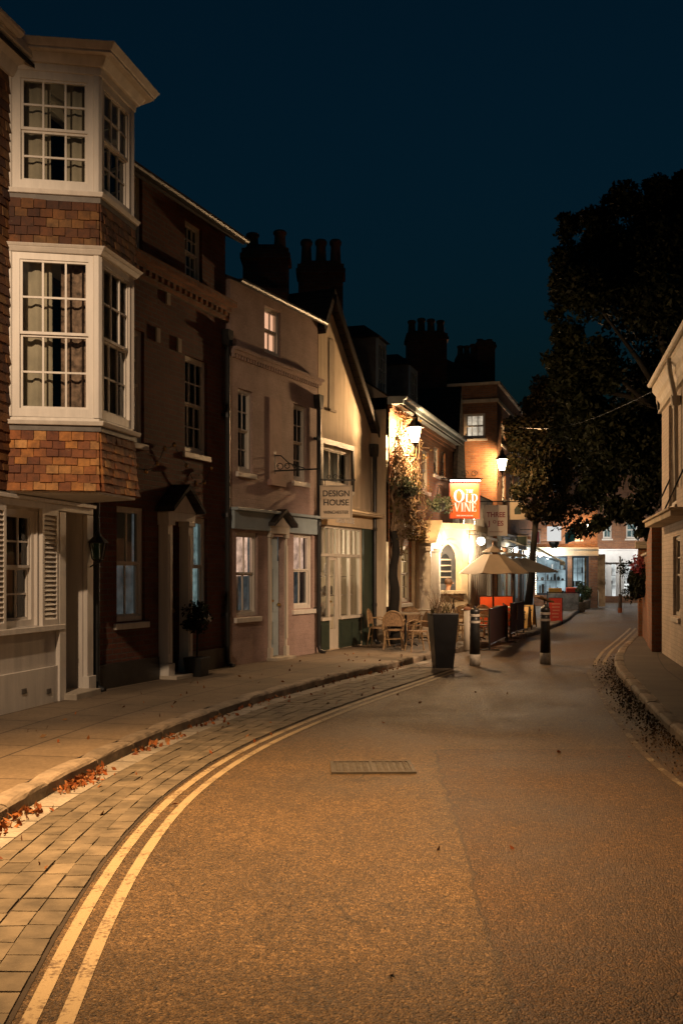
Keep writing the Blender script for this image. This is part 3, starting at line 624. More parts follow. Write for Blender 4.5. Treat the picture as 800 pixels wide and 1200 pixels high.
for i in range(int(uC/.09)): mb.box(i*.09+.01, i*.09+.055, -.06, -.003, zc-.08, zc-.02)
mb.build('cornice', PINK, hC.root)
zf = hC.f(323, 622)[1], hC.f(323, 602)[1]; mb = MB(); mb.box(.02, uC-.06, -.07, -.003, zf[0]-.02, zf[1]-.02); mb.box(.0, uC-.04, -.15, -.003, zf[1]-.02, zf[1]+.03); mb.build('fascia', GREYBLUE, hC.root, bevel=.006)
roof(hC, 0, uC, ZC, 7.6, 6, .14); gutter(hC, 0, uC, ZC-.02, -.18)
doorcase(hC, dC, .24, CREAM, .07, .045, GREYBLUE, TIMBER, fan=.42)
u2, z2 = hC.f(321, 640); 
chimney(hC, 284, 340, 294, 19.6, 2, 272, 5.5, .6); chimney(hC, 348, 404, 312, 22., 3, 281, 5.5, .6)
# empty wrought iron sign bracket on C
ub, zb_ = hC.f(321, 552); P = hC.A+hC.d*ub
br = empty('sign_bracket', (P.x, P.y, zb_+PAVE), hC.root.rotation_euler.z, 'black wrought iron bracket with scrolls and no sign on the pink house', 'sign bracket')
mb = MB(); mb.box(-.012, .012, -.9, -.0, -.012, .012); mb.box(-.03, .03, -.02, -.004, -.05, .35); mb.tube([(0, -.02, .27), (0, -.14, .26), (0, -.3, .12), (0, -.48, .06), (0, -.6, .02)], .010, 6)
for c, r in ((-.12, .07), (-.26, .055), (-.4, .04)):
    mb.tube([(0, c+r*(1-t*.04)*math.cos(t), .07+r*(1-t*.08)*math.sin(t)) for t in np.linspace(0, 7.5, 22)], .007, 5)
mb.build('scroll_arm', BLACK, br)

# ------------------------------------------------------------------ house D : cream gabled house with shop
hD = House('house', 'cream rendered gabled house with a small lit shopfront below', 'house', (-.44, 19.5), .45)
uD = hD.loc(.60, 21.9)[0]; zl = hD.f(374, 392)[1]; ua, za = hD.f(384, 352); zr_ = hD.f(428, 505)[1]
w1 = hD.rect(376, 411, 524, 572); sh = hD.rect(374.5, 423, 620, 722); zs_ = 2.62
mb = MB(); ops = [(w1[0], w1[1], w1[2]+.0, w1[3]), (sh[0]-.02, sh[1], .02, sh[3]+.02)]
wall(mb, 0, uD, -.12, zr_, ops, .12); mb.add([(0, 0, zr_), (uD, 0, zr_), (ua, 0, za), (0, 0, zl)], [(0, 1, 2, 3)])
hull(mb, 0, uD, -.12, zr_, 7); mb.add([(0, 7, zr_), (uD, 7, zr_), (ua, 7, za), (0, 7, zl)], [(3, 2, 1, 0)]); mb.quad((0, 7, zr_), (0, 0, zr_), (0, 0, zl), (0, 7, zl)); mb.build('wall', RENDER, hD.root)
mb = MB(); e1 = (uD+.1, zr_-.1*(za-zr_)/(uD-ua)); y0_, y1_ = -.16, 7.1
mb.hexa([(ua, y0_, za), (e1[0], y0_, e1[1]), (e1[0], y1_, e1[1]), (ua, y1_, za), (ua, y0_, za+.22), (e1[0]+.12, y0_, e1[1]+.06), (e1[0]+.12, y1_, e1[1]+.06), (ua, y1_, za+.22)])
mb.hexa([(0, y0_, zl), (ua, y0_, za), (ua, y1_, za), (0, y1_, zl), (-.06, y0_, zl+.12), (ua, y0_, za+.22), (ua, y1_, za+.22), (-.06, y1_, zl+.12)])
mb.build('roof', ROOF, hD.root)
mb = MB(); mb.hexa([(ua, -.19, za-.08), (e1[0], -.19, e1[1]-.08), (e1[0], -.165, e1[1]-.08), (ua, -.165, za-.08), (ua, -.19, za+.1), (e1[0]+.05, -.19, e1[1]+.06), (e1[0]+.05, -.165, e1[1]+.06), (ua, -.165, za+.1)]); mb.build('barge_board', TIMBER, hD.root)
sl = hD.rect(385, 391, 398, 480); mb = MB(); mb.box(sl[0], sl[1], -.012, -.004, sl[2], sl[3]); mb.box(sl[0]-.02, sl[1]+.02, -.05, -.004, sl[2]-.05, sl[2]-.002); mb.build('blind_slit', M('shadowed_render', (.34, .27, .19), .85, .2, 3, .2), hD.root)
mb = MB(); t_ = .07; mb.box(w1[0]-t_, w1[1]+t_, -.05, -.003, w1[3]+.002, w1[3]+.1); mb.box(w1[0]-t_, w1[0], -.05, -.003, w1[2]-.02, w1[3]+.002); mb.box(w1[1], w1[1]+t_, -.05, -.003, w1[2]-.02, w1[3]+.002); mb.build('window_surround', TIMBER, hD.root)
win(hD, w1, .03, cols=3, rows=(1,), mat=CREAM, sill=True, curtain=[(.0, 1, CURTW)], fr=.08)
# shopfront
W = sh[1]-sh[0]; zt = sh[3]; mb = MB(); zsill = hD.f(400, 722)[1]; ztr = hD.f(400, 651)[1]
for k in (0, .24, .44, .50, .74, 1.):
    x = sh[0]+W*k; mb.box(x-.025, x+.025, .02, .09, zsill if k not in (.24, .44) else .0, zt)
for a, b in ((0, .24), (.44, 1.)): mb.box(sh[0]+W*a+.025, sh[0]+W*b-.025, -.05, .10, zsill-.06, zsill)
mb.box(sh[0], sh[1], .005, .095, ztr-.03, ztr+.03); mb.box(sh[0], sh[1], .0, .1, zt-.0, zt+.05)
for k in (.12, .34, .62, .87): x = sh[0]+W*k; mb.box(x-.012, x+.012, .03, .08, ztr+.03, zt)
o = mb.build('shop_window', CREAM, hD.root, bevel=.004)
g = MB(); g.quad((sh[0], .06, zsill), (sh[1], .06, zsill), (sh[1], .06, zt), (sh[0], .06, zt)); g.build('glass', GLASS, o)
r = MB(); r.quad((sh[0]-.3, 1.2, -.1), (sh[1]+.2, 1.2, -.1), (sh[1]+.2, 1.2, zt+.2), (sh[0]-.3, 1.2, zt+.2)); r.quad((sh[0]-.3, .12, 0), (sh[1]+.2, .12, 0), (sh[1]+.2, 1.2, 0), (sh[0]-.3, 1.2, 0)); r.build('interior', emit('dim_shop_interior', (1, .70, .43), 1.3, 2.), o)
s_ = MB()
for i in range(26):
    x = random.uniform(sh[0]+.1, sh[1]-.1); z = random.choice((zsill, zsill+.42, zsill+.8)); hh = random.uniform(.08, .3); rr = random.uniform(.03, .08)
    s_.lathe([(rr*.7, 0), (rr, hh*.3), (rr*.8, hh*.8), (rr*.4, hh)], 8, (x, random.uniform(.25, .6), z))
for z in (zsill, zsill+.42, zsill+.8): s_.box(sh[0], sh[1], .2, .65, z-.02, z-.003)
s_.build('shop_display', M('shop_goods', (.35, .28, .22), .5, .6, 4, .1, island=.7), o)
mb = MB(); mb.box(sh[0], sh[0]+W*.24-.03, -.0, .09, -.1, zsill-.06); mb.box(sh[0]+W*.03, sh[0]+W*.2, -.018, -.003, .08, zsill-.14); mb.build('stall_riser', DKGREEN, hD.root, bevel=.004)
mb = MB(); mb.box(sh[0]+W*.44+.03, sh[1], -.0, .09, -.1, zsill-.06)
for a, b in ((.48, .70), (.75, .97)): mb.box(sh[0]+W*a, sh[0]+W*b, -.018, -.003, .08, zsill-.14)
mb.build('stall_riser', DKGREEN, hD.root, bevel=.004)
dd = (sh[0]+W*.24+.03, sh[0]+W*.44-.03); mb = MB(); mb.box(dd[0], dd[0]+.05, .04, .08, .02, ztr-.03); mb.box(dd[1]-.05, dd[1], .04, .08, .02, ztr-.03); mb.box(dd[0]+.05, dd[1]-.05, .04, .08, ztr-.1, ztr-.03); mb.box(dd[0]+.05, dd[1]-.05, .04, .08, .02, .4)
o = mb.build('door', CREAM, hD.root); k = MB(); k.lathe([(.02, -.02), (.03, 0), (.02, .02)], 8, (dd[0]+.03, .02, .95)); k.build('handle', BRASS, o)
mb = MB(); zft = hD.f(400, 601)[1]; mb.box(0, uD-.02, -.07, -.003, zt+.05, zft-.03); mb.box(0, uD+.02, -.28, -.003, zft-.03, zft+.0); mb.hexa([(0, -.3, zft+.003), (uD+.04, -.3, zft+.003), (uD+.04, -.003, zft+.003), (0, -.003, zft+.003), (0, -.3, zft+.03), (uD+.04, -.3, zft+.03), (uD+.04, -.003, zft+.12), (0, -.003, zft+.12)]); mb.build('fascia', STUCCO, hD.root, bevel=.005)
text('DESIGN HOUSE', .17, WHITE, hD.root, (uD*.42, -.076, (zt+zft)/2+.01), (R(90), 0, 0), .004, sx=.75, bold=.004)
mb = MB(); mb.box(sh[1]+.03, uD-.03, -.05, -.003, -.1, zt+.05); mb.build('pilaster', DKGREEN, hD.root)
downpipe(hC, uC-.11, 0, 4.85, -.08); downpipe(hD, uD-.05, 0, 4.25, -.10)

# ------------------------------------------------------------------ E : the vine covered pub
hE = House('pub', 'vine covered brick pub with pale side wall, two dormers and an arched bay', 'pub', (1.0, 21.8), .304)
uEe = hE.loc(3.11, 28.75)[0]; ZE = 5.2
ops = [hE.rect(462, 473, 508, 566), hE.rect(494, 502, 528, 575), hE.rect(508, 514, 524, 556), hE.rect(517, 521.5, 530, 558)]
gops = [hE.rect(467, 481, 640, 706)]
dE = hE.rect(489, 497, 650, 712); dE = (dE[0], dE[1]+.15, 0, 2.05)
mb = MB(); wall(mb, 0, uEe, -.12, ZE, ops+gops+[dE], .12); mb.quad((uEe, 0, -.1), (uEe, 6, -.1), (uEe, 6, ZE), (uEe, 0, ZE)); mb.quad((uEe, 6, -.1), (0, 6, -.1), (0, 6, ZE), (uEe, 6, ZE)); mb.build('wall', BRICKG, hE.root)
mb = MB(); mb.box(-.02, .0, .05, 6, -.12, ZE-.2); mb.build('side_wall', RENDER, hE.root)
mb = MB(); n_ = 16
for i in range(n_): z = i*.32; mb.box(-.03, .16 if i % 2 else .28, -.022, -.003, z, z+.31)
mb.box(-.05, uEe, -.05, -.003, ZE-.28, ZE-.2); mb.box(-.06, uEe, -.10, -.003, ZE-.2, ZE-.12); mb.build('quoins', BRICKG, hE.root)
for i, o in enumerate(ops): win(hE, o, .04, cols=2, rows=(2, 2), curtain=[(0, .4, CURTW), (.6, 1, CURTW)], mat=WHITE)
for o in gops: win(hE, o, .04, cols=3, rows=(2, 2), inner=LIT_PUB, mat=CREAM, deep=1.0)
mb = MB(); u = (gops[0][1]+.12, dE[0]-.2); 
for a in (gops[0][0]-.16, gops[0][1]+.04, dE[0]-.22, dE[1]+.06): m = MB(); m.box(a, a+.14, -.07, -.003, -.1, 2.3); m.build('pilaster', STUCCO, hE.root, bevel=.006)
mb.box(gops[0][0]-.2, dE[1]+.24, -.1, -.003, 2.3, 2.52); mb.box(gops[0][0]-.22, dE[1]+.26, -.16, -.003, 2.52, 2.6); mb.build('entablature', STUCCO, hE.root, bevel=.006)
doorcase(hE, dE, .5, WHITE, .14, .34, M('brown_door', (.12, .045, .02), .4, .3, 5, .1), STUCCO)
mb = MB(); mb.prism([(-.34, ZE-.11), (-.34, ZE+.0), (-.28, ZE+.05), (0, ZE+.05), (0, ZE-.11)], -.1, uEe, 'x'); mb.build('eaves', GREYBLUE, hE.root)
roof(hE, -.02, uEe, ZE+.05, 6.55, 6, .30, ridge=1.9, gmat=RENDER); gutter(hE, -.1, uEe, ZE+.04, -.36, mat=GREYBLUE)
for (u0, u1, z0, z1, y0) in ((.25, 1.0, 5.45, 6.62, .35), (3.32, 4.15, 5.45, 6.62, .35)):
    mb = MB(); mb.box(u0, u1, y0, y0+1.6, z0-.3, z1); o = mb.build('dormer', LEAD, hE.root)
    mb = MB(); m_ = (u0+u1)/2; mb.hexa([(u0-.08, y0-.12, z1), (u1+.08, y0-.12, z1), (u1+.08, y0+1.7, z1), (u0-.08, y0+1.7, z1), (m_-.05, y0+.35, z1+.35), (m_+.05, y0+.35, z1+.35), (m_+.05, y0+1.7, z1+.35), (m_-.05, y0+1.7, z1+.35)]); mb.build('dormer_roof', ROOF, o)
    window(o, (u0+.06, y0-.06, z0), 0, u1-u0-.12, z1-z0-.05, 2, (2, 2), .05, GREYBLUE, sill=True, deep=.3) if 0 else None
    wb = MB(); wb.box(u0, u1, y0-.05, y0-.004, z1-.14, z1-.02); wb.box(u0, u0+.07, y0-.05, y0-.004, z0, z1-.14); wb.box(u1-.07, u1, y0-.05, y0-.004, z0, z1-.14); wb.box(u0-.03, u1+.03, y0-.09, y0-.004, z0-.06, z0)
    for k in (1, 2): x = u0+.07+(u1-u0-.14)*k/3; wb.box(x-.012, x+.012, y0-.04, y0-.004, z0, z1-.14)
    for k in (1, 2, 3): z = z0+(z1-.14-z0)*k/4; wb.box(u0+.07, u1-.07, y0-.038, y0-.006, z-.012, z+.012)
    wb.build('dormer_window', GREYBLUE, o)
chimney(hE, 474, 524, 392, 31., 4, 374, 4.5, .7)
# canted single storey bay with arched window
hb0 = Vector((2.02, 25.25)); hb1 = Vector((3.2, 25.98)); d3 = (hb1-hb0); L3 = d3.length
rzb = math.atan2(d3.y, d3.x)-hE.root.rotation_euler.z
l0 = hE.loc(*hb0); ZT = 2.62
# px -> bay coords
def fb(px, py, off=0.):
    n = Vector((d3.y, -d3.x))/L3; a = (px-CX)/FL; t = (hb0.dot(n)+off)/(a*n.x+n.y); P = Vector((a*t, t)); return (P-hb0).dot(d3/L3), EYE+(CY-py)/FL*t-PAVE
a0, a1 = fb(514, 690)[0], fb(540, 690)[0]; zs1 = fb(527, 692)[1]; zap = fb(527, 636)[1]; am = (a0+a1)/2; zsp = zap-.45
def arch_z(u): t = (u-a0)/(a1-a0); t = min(max(t, 0), 1); return zsp+(zap-zsp)*math.sqrt(max(0, 1-(2*t-1)**2))
mb = MB(); wall(mb, 0, L3, -.12, zs1); wall(mb, 0, a0, zs1, ZT); wall(mb, a1, L3, zs1, ZT); n_ = 20
for i in range(n_):
    u, v = a0+(a1-a0)*i/n_, a0+(a1-a0)*(i+1)/n_
    mb.quad((u, 0, arch_z(u)), (v, 0, arch_z(v)), (v, 0, ZT), (u, 0, ZT)); mb.quad((u, 0, arch_z(u)), (u, .22, arch_z(u)), (v, .22, arch_z(v)), (v, 0, arch_z(v)))
mb.quad((a0, 0, zs1), (a0, .22, zs1), (a0, .22, zsp), (a0, 0, zsp)); mb.quad((a1, 0, zs1), (a1, 0, zsp), (a1, .22, zsp), (a1, .22, zs1)); mb.quad((a0, 0, zs1), (a1, 0, zs1), (a1, .22, zs1), (a0, .22, zs1))
pB = hE.loc(3.2, 25.98); pC = hE.loc(3.95, 28.3); rel = Matrix.Rotation(-rzb, 2)
q1 = rel @ (Vector(pC)-Vector(l0)); mb.quad((L3, 0, -.1), (q1.x, q1.y, -.1), (q1.x, q1.y, ZT), (L3, 0, ZT))
o = mb.build('bay', STUCCO, hE.root, (l0[0], l0[1], 0), rzb)
t = MB(); back = rel @ (Vector(hE.loc(3.0, 28.6))-Vector(l0)); t.add([(-.1, -.08, ZT), (L3+.06, -.08, ZT), (q1.x+.1, q1.y, ZT), (back.x, back.y, ZT), (-.1, -.08, ZT+.14), (L3+.06, -.08, ZT+.14), (q1.x+.1, q1.y, ZT+.14), (back.x, back.y, ZT+.14)], [(3, 2, 1, 0), (4, 5, 6, 7), (0, 1, 5, 4), (1, 2, 6, 5), (2, 3, 7, 6), (3, 0, 4, 7)]); t.build('bay_cornice', STUCCO, o)
t = MB()
for i in range(n_):
    u, v = a0+(a1-a0)*i/n_, a0+(a1-a0)*(i+1)/n_
    t.hexa([(u, -.045, arch_z(u)), (v, -.045, arch_z(v)), (v, -.003, arch_z(v)), (u, -.003, arch_z(u)), (u, -.045, arch_z(u)+.09), (v, -.045, arch_z(v)+.09), (v, -.003, arch_z(v)+.09), (u, -.003, arch_z(u)+.09)])
t.box(a0-.1, a1+.1, -.10, -.003, zs1-.08, zs1-.003); t.build('arch_moulding', STUCCO, o)
t = MB(); t.quad((a0-.1, .6, 0), (a1+.75, .6, 0), (a1+.75, .6, 2.6), (a0-.1, .6, 2.6)); t.build('interior', emit('bright_pub_wall', (1, .70, .42), .62, .9), o)
t = MB(); t.box(a0+.02, a1-.02, .1, .55, zs1-.06, zs1-.005); t.build('counter', STUCCO, o)
# gothic dark window at the back of the arch
t = MB(); gc, gwid = fb(521.5, 660, -.56)[0], .17; zb0, zt0 = fb(521, 684, -.56)[1], fb(521, 649, -.56)[1]
arc = [(gc-gwid, zb0), (gc+gwid, zb0)]+[(gc+gwid*(1-t_), zt0-.2+.2*math.sin(t_*math.pi/2)) for t_ in np.linspace(0, 1, 6)]+[(gc-gwid*t_, zt0-.2+.2*math.cos(t_*math.pi/2)) for t_ in np.linspace(.2, 1, 5)]
t.prism(arc, .55, .585); w_ = t.build('mirror', DOORDK, o)
t = MB()
for k in range(1, 5): t.box(gc-gwid, gc+gwid, .53, .548, zb0+k*.15, zb0+k*.15+.035)
t.build('mirror_bars', CREAM, w_)
# fluted street side of bay
t = MB(); dv = (q1-Vector((L3, 0))); nn = Vector((dv.y, -dv.x)).normalized()
for k in range(9):
    t = MB(); p = Vector((L3, 0))+dv*(k+.5)/9; t.tube([(p.x+nn.x*.02, p.y+nn.y*.02, .7), (p.x+nn.x*.02, p.y+nn.y*.02, ZT-.02)], .055, 8); t.build('column', CREAM, o, smooth=True)

# ------------------------------------------------------------------ F, G : buildings beyond the pub
hF = House('shop', 'low cream shop with pale pilasters and fairy lights beside the arched pub bay', 'shop', (3.13, 28.8), .304)
uF = hF.loc(5.3, 36.)[0]; ZF = 4.0
sops = [(1.2, 2.6, .6, 2.2), (3.0, 4.0, .05, 2.2), (4.4, 6.4, .6, 2.2)]; uops = [(1.0, 1.7, 2.85, 3.75), (3.2, 3.9, 2.85, 3.75), (5.2, 5.9, 2.85, 3.75)]
mb = MB(); wall(mb, 0, uF, -.12, ZF, sops+uops, .12); hull(mb, 0, uF, -.12, ZF, 6); mb.build('wall', CREAM, hF.root)
for o in sops: win(hF, o, .04, cols=2, rows=(1,), inner=LIT_SHOP, mat=CREAM, sill=False, deep=1.0)
for o in uops: win(hF, o, .04, cols=2, rows=(2, 2), mat=CREAM)
mb = MB()
for u in (.15, 1.0, 2.75, 4.2, 6.55): m = MB(); m.box(u-.1, u+.1, -.08, -.003, -.1, 2.25); m.box(u-.13, u+.13, -.11, -.003, 2.25, 2.348); m.build('pilaster', CREAM, hF.root)
mb.box(0, uF, -.12, -.003, 2.35, 2.62); mb.box(0, uF, -.2, -.003, 2.62, 2.7); mb.build('fascia', CREAM, hF.root)
mb = MB(); mb.add([(0, -.1, ZF), (1.6, -.1, ZF), (.8, -.1, 6.9), (0, 5, ZF), (1.6, 5, ZF), (.8, 5, 6.9)], [(0, 1, 2), (5, 4, 3), (0, 2, 5, 3), (1, 4, 5, 2), (0, 3, 4, 1)]); mb.add([(1.6, -.1, ZF), (uF, -.1, ZF), (uF, 3, ZF+.5), (1.6, 3, ZF+.5)], [(0, 1, 2, 3)]); mb.build('roof', ROOF, hF.root)
FAIRY = emit('fairy_light', (1, .85, .6), 9.)
def fairy(name, label, pts, sub=None):
    r = empty(name, pts[0], 0, label, 'string lights'); b0 = Vector(pts[0]); c = MB(); c.tube([Vector(p)-b0 for p in pts], .006, 4); c.build('cable', BLACK, r)
    b = MB()
    for p in pts[1:]: q = Vector(p)-b0; b.lathe([(.006, -.02), (.016, -.008), (.016, .008), (.006, .02)], 5, tuple(q))
    o = b.build('bulbs', FAIRY, r); o['kind'] = 'stuff'
def wpt(h, u, y, z): P = h.A+h.d*u-h.n*y; return (P.x, P.y, z+h.base)
for u, lab in ((.95, 'vertical string of warm fairy lights on the cream pilaster by the arched bay'), (2.75, 'vertical string of warm fairy lights on the cream shop behind the hanging signs')):
    fairy('fairy_lights', lab, [wpt(hF, u+.05*math.sin(i*2.1), -.14, .5+i*.07) for i in range(48)])

hG = House('house', 'tall orange brick corner house with one lit upper window facing down the street', 'house', (5.46, 36.), .304)
uG = hG.loc(8.6, 46.2)[0]; ZG = 8.15
gops = [hG.rect(587, 592, 496, 522), hG.rect(597, 601.5, 502, 528), hG.rect(606, 610, 508, 532), hG.rect(597, 601.5, 556, 584), hG.rect(606.5, 610.5, 560, 584), hG.rect(588, 592, 556, 584)]
sgo = [(.6, 2.6, .5, 2.3), (3.0, 4.0, .05, 2.3), (4.4, 6.2, .5, 2.3), (6.7, 7.6, .05, 2.3), (8.0, 10.2, .5, 2.3)]
mb = MB(); wall(mb, 0, uG, -.12, ZG, gops+sgo, .14); mb.quad((uG, 0, -.1), (uG, 6, -.1), (uG, 6, ZG), (uG, 0, ZG)); mb.quad((uG, 6, -.1), (0, 6, -.1), (0, 6, ZG), (uG, 6, ZG)); mb.build('wall', BRICKG, hG.root)
for o in gops: win(hG, o, .05, cols=2, rows=(2, 2), curtain=[(0, 1, CURTW)])
SHOPC = [LIT_SHOP, LIT_SHOPC, LIT_SHOP, LIT_SHOPC, LIT_SHOP]
for o, m_ in zip(sgo, SHOPC): win(hG, o, .05, cols=3, rows=(1,), inner=m_, mat=GREYBLUE, sill=False, deep=1.2)
mb = MB()
for u in (.3, 2.8, 4.2, 6.45, 7.8, 10.4): m = MB(); m.box(u-.12, u+.12, -.1, -.003, -.1, 2.448); m.build('pilaster', BLACK if u in (4.2, 6.45) else GREYBLUE, hG.root)
mb.box(0, uG, -.14, -.003, 2.45, 2.85); mb.box(0, uG, -.25, -.003, 2.85, 2.93); mb.build('shop_fascia', GREYBLUE, hG.root)
fairy('fairy_lights', 'vertical string of warm fairy lights by the pale green awning', [wpt(hG, 10.55+.05*math.sin(i*2.1), -.2, .5+i*.08) for i in range(26)])
# near wall of G
def fg(px, py):   # on near wall plane : local y (depth)
    n = -hG.d; a = (px-CX)/FL; t = hG.A.dot(n)/(a*n.x+n.y); P = Vector((a*t, t)); return -(P-hG.A).dot(hG.n), EYE+(CY-py)/FL*t-PAVE
y0, zt0 = fg(568, 484); y1, zb0 = fg(543, 514); D = 6.; lw = (D-y1, D-y0, zb0, zt0)
mb = MB(); wall(mb, 0, D, -.12, ZG, [lw], .12); o = mb.build('side_wall', BRICKG, hG.root, (0, D, 0), R(-90))
window(hG.root, (.05, D-lw[0], lw[2]), R(-90), lw[1]-lw[0], lw[3]-lw[2], 3, (1, 1), .06, inner=LIT_PALE, deep=.9, lab='lit upper window', ext=.1, curtain=[(.0, .14, CURT)])
mb = MB(); mb.box(-.1, uG, -.12, D, ZG, ZG+.09); mb.box(-.06, uG, -.06, D, ZG-.62, ZG-.5); mb.build('parapet', RENDER, hG.root)
mb = MB(); mb.hexa([(.1, .1, ZG+.09), (uG, .1, ZG+.09), (uG, D, ZG+.09), (.1, D, ZG+.09), (.8, 2.2, ZG+1.3), (uG-1, 2.2, ZG+1.3), (uG-1, D-2, ZG+1.3), (.8, D-2, ZG+1.3)]); mb.build('roof', ROOF, hG.root)
chimney(hG, 533, 560, 418, 38.5, 3, 404, 7.5, .7); chimney(hG, 556, 579, 402, 38.2, 2, 398, 7.5, .7)

# ------------------------------------------------------------------ J and K : shops closing the street
hJ = House('shop', 'orange brick shop at the far bend with a lit shopfront under a flag', 'shop', (8.75, 46.6), 0.); 
def frontal(h, A, ang):
    h.A = Vector(A); h.d = Vector((math.cos(ang), math.sin(ang))); h.n = Vector((h.d.y, -h.d.x)); h.root.location = (A[0], A[1], h.base); h.root.rotation_euler = (0, 0, ang)
frontal(hJ, (8.55, 47.2), R(4))
uJ = 3.3; jw = hJ.rect(655, 661, 608, 630), hJ.rect(674, 681, 612, 632)
jw = [jw[1]]; js = [(.35, 1.9, .5, 2.3), (2.1, 2.9, .05, 2.3)]
mb = MB(); wall(mb, 0, uJ, -.12, 6.5, jw+js, .12); hull(mb, 0, uJ, -.12, 6.5, 6); mb.build('wall', BRICKG, hJ.root)
for o in jw: win(hJ, o, .05, cols=2, rows=(2, 2), curtain=[(0, 1, CURTW)])
for o, m_ in zip(js, (LIT_SHOPC, LIT_DIM)): win(hJ, o, .05, cols=3, rows=(1,), inner=m_, mat=DOORDK, sill=False, deep=1.)
mb = MB(); mb.box(0, uJ, -.12, -.003, 2.32, 2.62); mb.box(0, uJ, -.18, -.003, 2.62, 2.7); mb.build('fascia', STUCCO, hJ.root)
roof(hJ, 0, uJ, 6.5, 8, 6, .2)
hK = House('shop', 'bright white shop facing down the street at its far end', 'shop', (13.3, 56.), 0.); frontal(hK, (13.1, 56.4), R(-6))
uK = 8.; kw_ = [hK.rect(733, 747, 611, 631), hK.rect(706, 716, 611, 631)]; ks = [hK.rect(699, 711, 658, 700), hK.rect(714, 723, 658, 704), hK.rect(729, 761, 658, 698), (5.2, 7.6, .4, 2.3)]
mb = MB(); wall(mb, 0, uK, 2.1, 7., kw_, .12); hull(mb, 0, uK, -.1, 7., 6); mb.build('wall', BRICKG, hK.root)
KWH = M('white_shop_paint', (.75, .74, .72), .5, .08, 3, .1)
mb = MB(); ks = [(a, b, max(.05, c), min(d, 2.09)) for a, b, c, d in ks]; wall(mb, 0, uK, -.12, 2.1, ks, .12, y=-.02); mb.box(0, uK, -.2, -.022, 2.1, 2.75); mb.box(0, uK, -.3, -.022, 2.75, 2.83); mb.build('shopfront', KWH, hK.root)
mb = MB(); mb.box(0, uK, -.05, -.022, -.1, .26); mb.build('stall_riser', BRICKG, hK.root)
for o in kw_: win(hK, o, .05, cols=2, rows=(1, 1), inner=LIT_COOL)
LIT_K = emit('white_shop_interior', (1, .97, .93), 1.3, 1.5)
for o in ks: win(hK, o, .0, cols=1, rows=(1,), inner=LIT_K, mat=KWH, sill=False, deep=1.2)
mb = MB()
for i in range(40): x = random.uniform(.8, 5); z = random.choice((.45, .9, 1.35)); w_ = random.uniform(.05, .13); mb.box(x-w_, x+w_, .5, .7, z, z+random.uniform(.12, .4))
o = mb.build('shop_display', M('shop_stock', (.4, .3, .25), .6, .6, 3, 0, island=.8), hK.root)
roof(hK, 0, uK, 7., 8.6, 6, .2)

GOODS = M('window_goods', (.16, .12, .10), .6, .5, 4, 0, island=.85)
def goods(h, o, dens=1.):
    u0, u1, z0, z1 = o; m = MB(); L = u1-u0; sh_ = [z0+.06]+[z0+(z1-z0)*k for k in (.38, .66)]
    for z in sh_:
        if z > sh_[0]: m.box(u0, u1+.3, .2, .3, z-.022, z-.004)
        x = u0+.04
        while x < u1+.25:
            wd = random.uniform(.04, .16); hh = random.uniform(.08, .30)*(1.5 if z == sh_[0] else 1)
            if random.random() < .75*dens:
                if random.random() < .5: m.box(x, x+wd, .2, .2+wd*.6, z, z+hh)
                else: m.lathe([(wd*.3, 0), (wd*.5, hh*.3), (wd*.42, hh*.75), (wd*.15, hh)], 7, (x+wd/2, .25, z))
            x += wd+random.uniform(.02, .14)
    m.build('window_display', GOODS, h.root)
for o in sops: goods(hF, o)
for o in sgo: goods(hG, o)
for o in js: goods(hJ, o)
for o in ks: goods(hK, o, .6)
# ------------------------------------------------------------------ H : pale painted brick building on the right and the garden wall
hH = House('house', 'pale painted brick house with moulded eaves on the right of the street', 'house', (6.03, 19.3), .198, rev=True)
ZH = 4.88; uH = 9.
hw = [hH.rect(783, 792, 470, 592), hH.rect(788, 796, 628, 722)]; hw = [(a, b, c, d) for a, b, c, d in hw]+[(4.6, 5.4, 2.9, 4.4), (4.6, 5.4, .7, 2.2)]
mb = MB(); wall(mb, 0, uH, -.12, ZH, hw, .12); hull(mb, 0, uH, -.12, ZH, 6); mb.build('wall', BRICKP, hH.root)
for o in hw: win(hH, o, .05, cols=2, rows=(2, 2), mat=CREAM)
mb = MB(); mb.prism([(0, ZH-.35), (-.06, ZH-.35), (-.05, ZH-.22), (-.09, ZH-.14), (-.09, ZH-.03), (-.16, ZH+.06), (-.16, ZH+.16), (0, ZH+.16)], -.14, uH, 'x'); mb.build('eaves', CREAM, hH.root)
gutter(hH, -.14, uH, ZH+.2, -.20, .055, CREAM); roof(hH, 0, uH, ZH+.16, 6.6, 6, .14, gmat=BRICKP)
u_, z_ = hH.f(797, 560); mb = MB(); mb.tube([(u_, -.19, ZH+.12), (u_, -.17, ZH-.1), (u_, -.08, ZH-.55), (u_, -.07, 2.9)], .04, 8); mb.lathe([(.07, -.05), (.09, .05), (.09, .1)], 8, (u_, -.08, ZH-.6)); mb.build('downpipe', CREAM, hH.root)
u0, z0 = hH.f(770, 606, .4); mb = MB(); mb.box(.25, 4.2, -.33, -.003, z0-.04, z0+.05); mb.box(.2, 4.25, -.37, -.003, z0+.05, z0+.09); mb.build('canopy', TIMBER if 0 else STUCCO, hH.root, bevel=.008)
for u in (1.4, 3.2): mb = MB(); mb.tube([(u, -.31, z0+.10), (u, -.02, z0+.75)], .014, 5); mb.build('canopy_stay', BLACK, hH.root)
mb = MB(); u_, z_ = hH.f(775, 475); mb.box(.02, .14, -.09, -.004, z_-.09, z_+.09); mb.build('alarm_box', BLACK, hH.root)
gwl = empty('garden_wall', (6.08, 19.55, PAVE), math.atan2(1, .25), 'tall orange brick garden wall with a stone capped end pier', 'wall')
